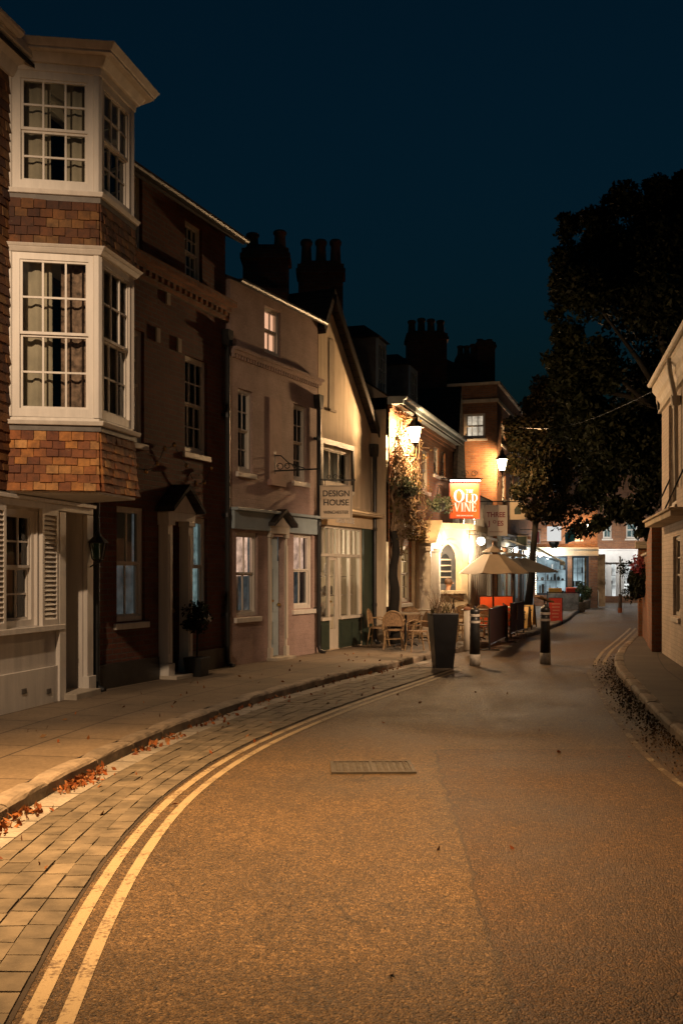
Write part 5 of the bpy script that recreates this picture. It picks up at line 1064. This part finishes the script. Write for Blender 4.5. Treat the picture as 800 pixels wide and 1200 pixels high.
# rattan chairs
RAT = M('rattan_weave', (.26, .16, .08), .7, .5, 40, .5, 120); BAMB = M('bamboo_frame', (.30, .19, .09), .55, .3, 15, .2, 60)
def chair():
    r = empty('bistro_chair', (0, 0, PAVE)); s = .93
    m = MB(); m.prism([(.2*s*math.cos(t)*(1.08), .2*s*math.sin(t)) for t in np.linspace(0, 2*math.pi, 17)[:-1]], .40*s, .43*s, 'z'); m.build('seat', RAT, r)
    def hoop(rx, z0, z1, lean): return [(rx*math.cos(t), .17*s+lean*(math.sin(t)*(z1-z0)), z0+(z1-z0)*math.sin(t)**.6 if 0 < t < math.pi else z0) for t in np.linspace(0.0, math.pi, 15)]
    m = MB(); H = hoop(.22*s, .43*s, .82*s, .15); m.tube(H, .014, 6); m.build('back_frame', BAMB, r)
    m = MB(); vs = []; H2 = hoop(.2*s, .5*s, .80*s, .15)
    for i in range(15): x = H2[i][0]; vs += [(x, .19*s, .5*s), (x, H2[i][1], max(.5*s, H2[i][2]))]
    m.add(vs, [(2*i, 2*i+2, 2*i+3, 2*i+1) for i in range(14)]); o = m.build('backrest', RAT, r); mo = o.modifiers.new('thick', 'SOLIDIFY'); mo.thickness = .012
    for sx in (-1, 1):
        for sy in (-1, 1): m = MB(); m.tube([(sx*.16*s, sy*.15*s, .41*s), (sx*.2*s, sy*.21*s, 0)], .013, 6); m.build('leg', BAMB, r)
        m = MB(); m.tube([(sx*.21*s, .19*s, .62*s), (sx*.24*s, 0, .64*s), (sx*.22*s, -.16*s, .58*s), (sx*.18*s, -.17*s, .42*s)], .012, 6); m.build('armrest', BAMB, r)
    for y_ in (-.17, .17): m = MB(); m.tube([(-.17*s, y_*s, .22*s), (.17*s, y_*s, .22*s)], .009, 5); m.build('stretcher', BAMB, r)
    return r
ch0 = chair(); first = True
# rz : 0 = back rest pointing away from camera (+Y), 180 = back towards camera
CH = [(443, 21.1, 75, 'rattan bistro chair side on, nearest the drainpipe'), (461, 20.25, 172, 'rattan bistro chair with its rounded back to the street, left of the tables'), (489, 19.75, -75, 'rattan bistro chair side on, just left of the tall planter'),
      (483, 22.0, 5, 'rattan bistro chair beyond the nearer table, back to the pub wall'), (468, 22.4, 100, 'rattan bistro chair by the vine trunk'), (545, 22.2, 80, 'rattan bistro chair right of the tall planter, behind the cream post'),
      (563, 22.1, -100, 'rattan bistro chair behind the left bollard'), (570, 23.8, 20, 'rattan bistro chair beneath the pale parasol, beyond the maroon screen'), (594, 24.6, -80, 'rattan bistro chair between the two maroon screens'), (556, 24.6, 60, 'rattan bistro chair in front of the orange windbreak'), (537, 23.3, -30, 'rattan bistro chair below the arched pub window'), (586, 23.5, 160, 'rattan bistro chair half hidden by the nearest maroon windbreak')]
for px_, Y, rz, lab in CH:
    c = ch0 if first else copy_tree(ch0); first = False
    c.location = (at(px_, Y), Y, PAVE); c.rotation_euler = (0, 0, R(rz)); tag(c, lab, 'chair', 'rattan bistro chairs outside the pub')
TABT = M('table_top', (.34, .26, .17), .4, .25, 6, .1)
def table():
    r = empty('bistro_table', (0, 0, PAVE)); m = MB(); m.lathe([(.30, .66), (.31, .675), (.31, .69), (.28, .695)], 24); m.build('table_top', TABT, r)
    m = MB(); m.tube([(0, 0, .04), (0, 0, .66)], .028, 10); m.build('stem', BLACK, r); m = MB()
    for a in range(4): t = a*math.pi/2+.4; m.tube([(0, 0, .06), (.2*math.cos(t), .2*math.sin(t), .05), (.27*math.cos(t), .27*math.sin(t), .012)], .016, 6)
    m.build('foot', BLACK, r); return r
t0 = table()
for i, (px_, Y, lab) in enumerate(((475, 21.0, 'round bistro table nearest the gabled house'), (490, 23.0, 'round bistro table before the white pub doorway'), (556, 23.1, 'round bistro table right of the tall planter'), (583, 24.9, 'round bistro table around the pale parasol pole'))):
    c = t0 if i == 0 else copy_tree(t0); c.location = (at(px_, Y)+(.18 if i == 3 else 0), Y, PAVE); tag(c, lab, 'table', 'round bistro tables outside the pub')
# parasols
def parasol(px, Y, ytop, yrim, half, label, mat, rot=0.):
    X = at(px, Y); zt, zr = zat(ytop, Y)-PAVE, zat(yrim, Y)-PAVE; r = empty('parasol', (X, Y, PAVE), rot, label, 'parasol', 'parasols on the pub terrace')
    m = MB(); n = 8; 
    for k in range(n):
        a0_, a1_ = 2*math.pi*k/n, 2*math.pi*(k+1)/n; S = 6; vs = []
        for i in range(S+1):
            t = .28+.72*i/S
            for j in range(5):
                u = j/4; x = t*half*(math.cos(a0_)*(1-u)+math.cos(a1_)*u); y_ = t*half*(math.sin(a0_)*(1-u)+math.sin(a1_)*u); sag = -.05*4*u*(1-u)*t
                vs.append((x, y_, zt+(zr-zt)*(t*.85+.15*t*t)-.05+sag*.6))
        m.add(vs, [(i*5+j, i*5+j+1, (i+1)*5+j+1, (i+1)*5+j) for i in range(S) for j in range(4)])
    o = m.build('canopy', mat, r); s_ = o.modifiers.new('thick', 'SOLIDIFY'); s_.thickness = .006
    m = MB(); m.lathe([(half*.34, zt-(zt-zr)*.25), (half*.2, zt-(zt-zr)*.12), (.03, zt), (.01, zt+.01)], 8); m.build('vent_cap', mat, o)
    m = MB(); m.tube([(0, 0, 0), (0, 0, zt+.1)], .024, 10); m.lathe([(.0, zt+.1), (.03, zt+.11), (.0, zt+.15)], 8); m.build('pole', M('varnished_pole', (.10, .05, .025), .4, .2, 4, 0), r)
    m = MB()
    for k in range(n): a = 2*math.pi*k/n; m.tube([(0, 0, zr+.05), (half*.5*math.cos(a), half*.5*math.sin(a), zt+(zr-zt)*.5-.09)], .01, 4)
    m.build('rib', TIMBER, r); m = MB(); m.lathe([(.22, 0), (.22, .06), (.05, .09)], 16); m.build('base', BLACK, r); return r
PARC = M('taupe_canvas', (.21, .165, .12), .85, .1, 3, .15, 60); PARD = M('dark_canvas', (.10, .085, .07), .85, .1, 3, .15, 60)
parasol(577.5, 24.9, 640, 669, .88, 'pale taupe open parasol nearest the street', PARC, R(20)); parasol(601, 29.2, 647, 668, 1.32, 'darker open parasol behind the pale one', PARD, R(5))
# screens
def screen(p0, p1, label, mat, hgt=.82, z0=PAVE, group='canvas windbreak screens on the terrace'):
    p0, p1 = Vector(p0), Vector(p1); d = p1-p0; L = d.length; r = empty('windbreak', (p0.x, p0.y, z0), math.atan2(d.y, d.x), label, 'screen', group)
    m = MB(); m.box(.03, L-.03, -.008, .008, .12, hgt-.03); m.build('canvas', mat, r)
    m = MB(); [m.tube([(x, 0, 0), (x, 0, hgt)], .018, 8) for x in (0, L)]; m.tube([(0, 0, hgt-.02), (L, 0, hgt-.02)], .012, 6); m.tube([(0, 0, .1), (L, 0, .1)], .012, 6); [m.box(x-.03, x+.03, -.2, .2, 0, .02) for x in (0, L)]; m.build('frame', BLACK, r); return r
MARC = M('maroon_canvas', (.055, .018, .016), .8, .25, 5, .15); ORC = M('orange_canvas', (.75, .09, .015), .7, .12, 3, .1)
screen(ground(573, 762, PAVE), ground(592, 752, PAVE), 'dark maroon windbreak nearest the street', MARC); screen(ground(598, 748, PAVE), ground(613, 742, PAVE), 'dark maroon windbreak further back, beside the yellow boards', MARC)
screen((at(561, 26.6), 26.6), (at(601, 26.9), 26.9), 'bright orange windbreak behind the terrace chairs', ORC, .92); screen((at(592, 22.5), 22.3), (at(589.5, 24.2), 24.2), 'orange windbreak set end on behind the nearest maroon one', ORC, .8)
def aboard(X, Y, w, h, label, mat, rz=0., z=0., mark=None):
    r = empty('pavement_sign', (X, Y, z), rz, label, 'A board'); 
    for nm, s_ in (('front_panel', -1), ('rear_panel', 1)):
        m = MB(); b0, b1 = s_*.22, s_*.03; m.hexa([(-w, b0-.012, .06), (w, b0-.012, .06), (w, b0+.012, .06), (-w, b0+.012, .06), (-w, b1-.012, h), (w, b1-.012, h), (w, b1+.012, h), (-w, b1+.012, h)]); o = m.build(nm, mat, r)
        f = MB(); 
        for x in (-w, w): f.tube([(x, s_*.235, 0), (x, b1, h+.01)], .016, 6)
        f.tube([(-w, b1, h), (w, b1, h)], .014, 6); f.build('frame', TIMBER, o)
    if mark:
        m = MB()
        for i in range(5): z0 = .2+i*(h-.3)/5; m.box(-w*random.uniform(.4, .75), w*random.uniform(.4, .75), -.235+(z0-.06)/(h-.06)*.19-.004, -.235+(z0-.06)/(h-.06)*.19+.003, z0, z0+.045)
        m.build('menu_lines', mark, r)
    return r
REDB = M('red_board', (.62, .045, .02), .5, .15, 3, .05); YELB = M('yellow_board', (.60, .32, .05), .5, .2, 3, .05)
X, Y = ground(650.5, 731); aboard(X, Y, .21, .82, 'red A board standing in the street beyond the lone bollard', REDB, R(-12), mark=M('pink_chalk', (.75, .25, .15), .7, .1, 3, 0))
for px_, Y, lab in ((613, 27.2, 'yellow A board next to the further maroon screen'), (619, 28.6, 'yellow A board behind its neighbour, nearer the lone bollard')): aboard(at(px_, Y), Y, .16, .62, lab, YELB, R(-25), PAVE, TIMBER)
def lectern(px, Y, label, hgt, z=PAVE):
    r = empty('menu_stand', (at(px, Y), Y, z), R(15), label, 'menu stand'); m = MB(); m.tube([(0, 0, .03), (0, 0, hgt-.05)], .02, 8); m.lathe([(.17, 0), (.17, .02), (.03, .04)], 14); m.build('stand', BLACK, r)
    m = MB(); m.hexa([(-.2, -.15, hgt-.02), (.2, -.15, hgt-.16), (.2, .15, hgt-.16), (-.2, .15, hgt-.02), (-.2, -.15, hgt+.03), (.2, -.15, hgt-.11), (.2, .15, hgt-.11), (-.2, .15, hgt+.03)]); m.build('menu_board', M('menu_wood', (.16, .09, .045), .5, .3, 6, .1), r, bevel=.006)
lectern(531, 24.2, 'wooden menu stand below the arched pub window', 1.0); lectern(637.5, 26.5, 'black menu stand behind the lone bollard', 1.0, 0)
# far cafe terrace
X0, X1, Y = at(641, 42.3), at(677, 42.3), 42.3
r = empty('cafe_barrier', ((X0+X1)/2, Y, 0), 0, 'mottled stone patterned cafe barrier in the far street', 'barrier'); w = (X1-X0)/2
m = MB(); m.box(-w, w, -.04, .04, .12, .78); m.build('panel', M('mottled_stone_panel', (.40, .34, .28), .7, .55, 4, .2, 20), r); m = MB(); [m.tube([(x, 0, 0), (x, 0, .86)], .03, 8) for x in (-w, 0, w)]; m.tube([(-w, 0, .82), (w, 0, .82)], .02, 6); m.build('frame', BLACK, r)
for px_, Y, lab, mt in ((652, 43.5, 'yellow seat cushion back behind the far cafe barrier', YELB), (673, 43.2, 'red seat back behind the far cafe barrier', REDB), (672, 45.5, 'orange slatted chair by the far shop window', ORC)):
    r = empty('cafe_chair', (at(px_, Y), Y, 0), R(10), lab, 'chair'); m = MB(); m.box(-.3, .3, -.22, .22, .42, .48); m.build('seat', mt, r); m = MB(); m.box(-.3, .3, .16, .22, .52, .98); m.build('backrest', mt, r, bevel=.03)
    for sx in (-1, 1):
        for sy in (-1, 1): m = MB(); m.tube([(sx*.26, sy*.18, 0), (sx*.26, sy*.18, .42)], .02, 6); m.build('leg', BLACK, r)
for px_, Y, hh, lab in ((681, 42.8, .75, 'tall leafy pot plant at the end of the far cafe barrier'), (687, 46, .5, 'shorter leafy pot plant near the small hoop sign')):
    r = empty('pot_plant', (at(px_, Y), Y, 0), 0, lab, 'pot plant'); m = MB(); m.lathe([(.13, 0), (.19, .38), (.2, .4), (.16, .4)], 14); m.build('pot', STONE, r, smooth=True)
    leaves('foliage', np.concatenate([clump((random.uniform(-.15, .15), random.uniform(-.15, .15), .45+random.random()*hh), .13, 40) for _ in range(16)]), .1, leaf_mat('pot_leaves', [(.05, .08, .03), (.1, .14, .06), (.15, .18, .1)]), r)
    m = MB(); [m.tube([(0, 0, .38), (random.uniform(-.12, .12), random.uniform(-.12, .12), .4+hh)], .008, 4) for _ in range(5)]; m.build('stem', BARK, r)
r = empty('hoop_sign', (at(694, 47.5), 47.5, 0), R(-10), 'round topped chalkboard sign before the far white shop', 'sign'); m = MB(); arc = [(-.26, .1), (.26, .1), (.26, .7)]+[(.26*math.cos(t), .7+.26*math.sin(t)) for t in np.linspace(.2, math.pi-.2, 9)]+[(-.26, .7)]
m.prism(arc, -.012, .012); m.build('board', DKGREEN, r); m = MB(); m.tube([(p[0], 0, p[1]) for p in arc+[arc[0]]], .022, 6); m.tube([(-.26, 0, .1), (-.28, 0, 0)], .02, 5); m.tube([(.26, 0, .1), (.28, 0, 0)], .02, 5); m.build('frame', CREAM, r)
X, Y = ground(726, 718); r = empty('sign_post', (X, Y, 0), 0, 'thin pale post with brown and orange base in the far street', 'post')
m = MB(); m.tube([(0, 0, .75), (0, 0, 2.3)], .035, 8); m.build('upper_pole', KWH, r); m = MB(); m.lathe([(.075, .2), (.07, .75)], 12); m.build('lower_post', M('brown_post', (.16, .09, .05), .6, .2, 4, 0), r); m = MB(); m.lathe([(.085, 0), (.085, .2)], 12); m.build('base_band', M('orange_band', (.6, .14, .03), .5, .2, 4, 0), r)
# potted topiary outside house B
P = wpt(hB, hB.f(233, 740, .35)[0], -.32, 0); r = empty('potted_tree', P, hB.root.rotation_euler.z, 'small clipped tree in a black square pot beside the brick house doorcase', 'pot plant')
m = MB(); m.hexa([(-.12, -.12, 0), (.12, -.12, 0), (.12, .12, 0), (-.12, .12, 0), (-.15, -.15, .28), (.15, -.15, .28), (.15, .15, .28), (-.15, .15, .28)]); m.build('pot', BLACK, r, bevel=.01); m = MB(); m.tube([(0, 0, .26), (.02, 0, .75)], .014, 6); m.build('stem', BARK, r)
leaves('foliage', np.concatenate([clump((random.uniform(-.13, .13), random.uniform(-.13, .13), .85+random.uniform(-.15, .17)), .1, 50) for _ in range(20)]), .06, LEAFD, r)

# ------------------------------------------------------------------ person in the arched window
SKIN = M('skin', (.50, .27, .17), .5, .1, 5, .05, 60); CLOTH = M('dark_jumper', (.03, .035, .04), .9, .2, 6, .2, 60); HAIR = M('brown_hair', (.10, .05, .025), .6, .3, 10, .2, 80)
def person(loc, rz):
    r = empty('person', loc, rz, 'person in a dark jumper leaning on the counter inside the arched pub window', 'person')
    J = [((0, 0, .45), .15), ((0, 0, .65), .15), ((0, -.02, .88), .17), ((0, -.03, 1.0), .07), ((0, -.05, 1.10), .055), ((0, -.07, 1.2), .095), ((0, -.07, 1.29), .09),
         ((.17, -.02, .93), .07), ((.25, -.12, .7), .05), ((.12, -.36, .68), .036), ((.04, -.42, .69), .034), ((-.17, -.02, .93), .07), ((-.25, -.12, .7), .05), ((-.12, -.36, .68), .036), ((-.04, -.42, .69), .034),
         ((.1, -.05, .44), .1), ((.12, -.42, .46), .075), ((.12, -.42, .1), .05), ((-.1, -.05, .44), .1), ((-.12, -.42, .46), .075), ((-.12, -.42, .1), .05)]
    E = [(0, 1), (1, 2), (2, 3), (3, 4), (4, 5), (5, 6), (2, 7), (7, 8), (8, 9), (9, 10), (2, 11), (11, 12), (12, 13), (13, 14), (0, 15), (15, 16), (16, 17), (0, 18), (18, 19), (19, 20)]
    me = bpy.data.meshes.new('body'); me.from_pydata([j[0] for j in J], E, []); me.materials.append(CLOTH); me.materials.append(SKIN)
    o = bpy.data.objects.new('body', me); COL.objects.link(o); md = o.modifiers.new('skin', 'SKIN'); md.use_smooth_shade = True
    sv = me.skin_vertices[0] if len(me.skin_vertices) else None
    if sv is None:
        bpy.context.view_layer.objects.active = o; bpy.ops.object.select_all(action='DESELECT'); o.select_set(True); bpy.ops.mesh.customdata_skin_add(); sv = me.skin_vertices[0]
    for i, j in enumerate(J): sv.data[i].radius = (j[1], j[1]*.9)
    sv.data[0].use_root = True; sb = o.modifiers.new('sub', 'SUBSURF'); sb.levels = sb.render_levels = 2
    m2 = bpy.data.meshes.new_from_object(o.evaluated_get(bpy.context.evaluated_depsgraph_get())); bpy.data.objects.remove(o)
    m2.materials.clear(); m2.materials.append(CLOTH); m2.materials.append(SKIN)
    for p in m2.polygons:
        c = p.center; p.material_index = 1 if (c.z > 1.03 or (c.y < -.33 and .6 < c.z < .8)) else 0; p.use_smooth = True
    o = bpy.data.objects.new('body', m2); COL.objects.link(o); o.parent = r
    m = MB(); m.lathe([(.103, -.02), (.108, .05), (.09, .1), (.05, .135), (.0, .145)], 14, (0, -.05, 1.2)); m.build('hair', HAIR, r, smooth=True)
    m = MB(); m.prism([(-.012, 1.2), (.012, 1.2), (.004, 1.24), (-.004, 1.24)], -.19, -.15); m.build('nose', SKIN, r)
    m = MB(); [m.lathe([(.0, -.01), (.011, 0), (.0, .01)], 8, (x, -.16, 1.235)) for x in (-.035, .035)]; m.build('eye', BLACK, r); return r
nB = Vector((d3.y, -d3.x))/L3; pp = hb0+d3/L3*(fb(523, 690, -.33)[0])-nB*.33; person((pp.x, pp.y, PAVE+fb(523, 679, -.33)[1]-1.31), math.atan2(d3.y, d3.x)+R(75))

WARMW, COOLW = (1, .70, .42), (.78, .92, 1)
# ------------------------------------------------------------------ lamps of the lit doorways and interiors, with some added brightening lights
light('pub_door_lamp', 'POINT', wpt(hE, dE[1]-.1, -.8, 2.1), 120, (1, .74, .45), None, .05)
q = hb0+d3/L3*am-nB*.3; light('arch_lamp', 'POINT', (q.x, q.y, 2.25), 26, (1, .72, .42), None, .06)
r = empty('globe_lamp', (3.52, 25.88, 2.42), 0, 'added globe lamp brightening the corner of the arched pub bay', 'wall lamp'); m = MB(); m.lathe([(.02, -.11), (.085, -.07), (.11, 0), (.085, .07), (.03, .1)], 12); m.build('globe', GLOBE, r, smooth=True); m = MB(); m.tube([(0, 0, .1), (-.08, .02, .16), (-.3, .08, .16)], .012, 5); m.lathe([(.04, .09), (.04, .13)], 8); m.build('arm', BLACK, r)  # invented lamp, put here to brighten the bay side and the taupe sign
light('added_globe_light', 'POINT', (0, 0, 0), 150, WARMW, r, .05)
light('shop_lamp', 'POINT', wpt(hF, 3.5, -.7, 2.2), 90, WARMW, None, .1)
for u, c, lab in ((1.6, WARMW, 'glowing globe lamp on the grey blue shopfront behind the dark parasol'), (5.3, COOLW, 'glowing globe lamp midway along the grey blue shopfront'), (8.2, WARMW, 'glowing globe lamp just before the pale green awning'), (10.3, COOLW, 'glowing globe lamp under the pale green awning')):
    r = empty('globe_lamp', wpt(hG, u, -.42, 2.34), hG.root.rotation_euler.z, lab, 'wall lamp', 'globe lamps on the far shopfront')
    m = MB(); m.lathe([(.02, -.11), (.085, -.07), (.11, 0), (.085, .07), (.03, .1)], 12); m.build('globe', GLOBE, r, smooth=True); m = MB(); m.tube([(0, 0, .1), (0, .05, .16), (0, .26, .16)], .012, 5); m.lathe([(.04, .09), (.04, .13)], 8); m.build('arm', BLACK, r)
    light('shop_lamp', 'POINT', (0, 0, 0), 85, c, r, .05)
light('shop_lamp', 'POINT', wpt(hJ, 1.2, -.6, 2.25), 120, COOLW, None, .1)
for u in (1.2, 3.8, 6.5): light('shop_lamp', 'POINT', wpt(hK, u, -1.7, 3.0), 120, (1, .95, .88), None, .15)  # bare lights added in front of the shop to brighten fascia and brick
light('shop_interior_lamp', 'POINT', wpt(hD, .9, .55, 2.0), 26, (1, .78, .52), None, .06)

# ------------------------------------------------------------------ fallen leaves (uncountable)
DEAD = leaf_mat('fallen_leaves', [(.10, .03, .012), (.20, .06, .02), (.28, .10, .03), (.16, .09, .04)]); DEADR = leaf_mat('wet_fallen_leaves', [(.02, .014, .008), (.06, .035, .018), (.16, .09, .04)])
pts = []
for Yc, n, sp in ((7.75, 150, .16), (8.15, 60, .12), (6.75, 60, .12), (6.3, 30, .1), (9.3, 45, .2), (9.9, 30, .15), (11.1, 40, .3), (12.6, 30, .4), (5.6, 40, .2), (15, 30, .6), (16.8, 60, .5)):
    for _ in range(n):
        y_ = Yc+random.gauss(0, sp); o_ = abs(random.gauss(0, .07))+.02; x, y2 = offs(KL, np.array([y_]), o_); pts.append((x[0], y2[0], .015+random.random()*.03*max(0, 1-o_*8)))
for _ in range(45): y_ = random.uniform(4, 18); o_ = random.uniform(.0, 1.); x, y2 = offs(KL, np.array([y_]), o_); pts.append((x[0], y2[0], .02))
for _ in range(22): pts.append((random.uniform(-1, 2.6), random.uniform(3, 16), .008))
for _ in range(60): y_ = random.uniform(7, 19); o_ = random.uniform(-1.6, -.02); x, y2 = offs(KL, np.array([y_]), o_); pts.append((x[0], y2[0], .115))
tag(leaves('fallen_leaves', pts, .058, DEAD, up=.8, aspect=.5), 'brown fallen leaves scattered along the left gutter', kind='stuff')
pts = []
for _ in range(2000):
    y_ = random.triangular(6, 19.5, 12); o_ = -abs(random.gauss(0, .15))-.01; x, y2 = offs(KR, np.array([y_]), o_); pts.append((x[0], y2[0], .01+random.random()*.05*max(0, 1+o_*3)))
tag(leaves('fallen_leaves', pts, .030, DEADR, aspect=.6, up=.8), 'dark drift of wet leaves along the right gutter', kind='stuff')
# overhead wire
m = MB(); a = Vector(wpt(hG, 1., -.1, 6.9)); b = Vector((6.2, 19., 5.1+PAVE)); m.tube([a+(b-a)*t-Vector((0, 0, .5*math.sin(math.pi*t))) for t in np.linspace(0, 1, 14)], .004, 4)
tag(m.build('overhead_wire', BLACK), 'thin overhead wire slung across the street to the right house', 'wire')

# ------------------------------------------------------------------ world, camera, view
w = bpy.data.worlds.new('World'); SC.world = w; w.use_nodes = True; nt = w.node_tree; bg = nt.nodes['Background']
sky = N(nt, 'ShaderNodeTexSky'); sky.sky_type = 'NISHITA'; sky.sun_disc = False; sky.sun_elevation = R(-1.5); sky.sun_rotation = R(200); sky.air_density = 1.; sky.dust_density = .3; sky.ozone_density = 4.
tint = mixcol(nt, 1., sky.outputs[0], (.22, 1.33, .74, 1), 'MULTIPLY')
nt.links.new(tint, bg.inputs[0]); bg.inputs[1].default_value = .10
cam = bpy.data.cameras.new('camera'); co = bpy.data.objects.new('camera', cam); COL.objects.link(co); co.location = (0, 0, EYE); co.rotation_euler = (R(90), 0, 0)
cam.sensor_fit = 'VERTICAL'; cam.sensor_height = 36; cam.lens = 36; cam.shift_y = (CY-600)/1200; cam.clip_end = 3000; SC.camera = co
SC.view_settings.view_transform = 'Standard'; SC.view_settings.look = 'None'; SC.view_settings.exposure = 0; SC.view_settings.gamma = 1
cy = SC.cycles; cy.use_denoising = True; cy.max_bounces = 6; cy.diffuse_bounces = 3; cy.glossy_bounces = 3; cy.transparent_max_bounces = 12; cy.sample_clamp_indirect = 4; cy.use_light_tree = True
try: cy.denoiser = 'OPENIMAGEDENOISE'
except Exception: pass
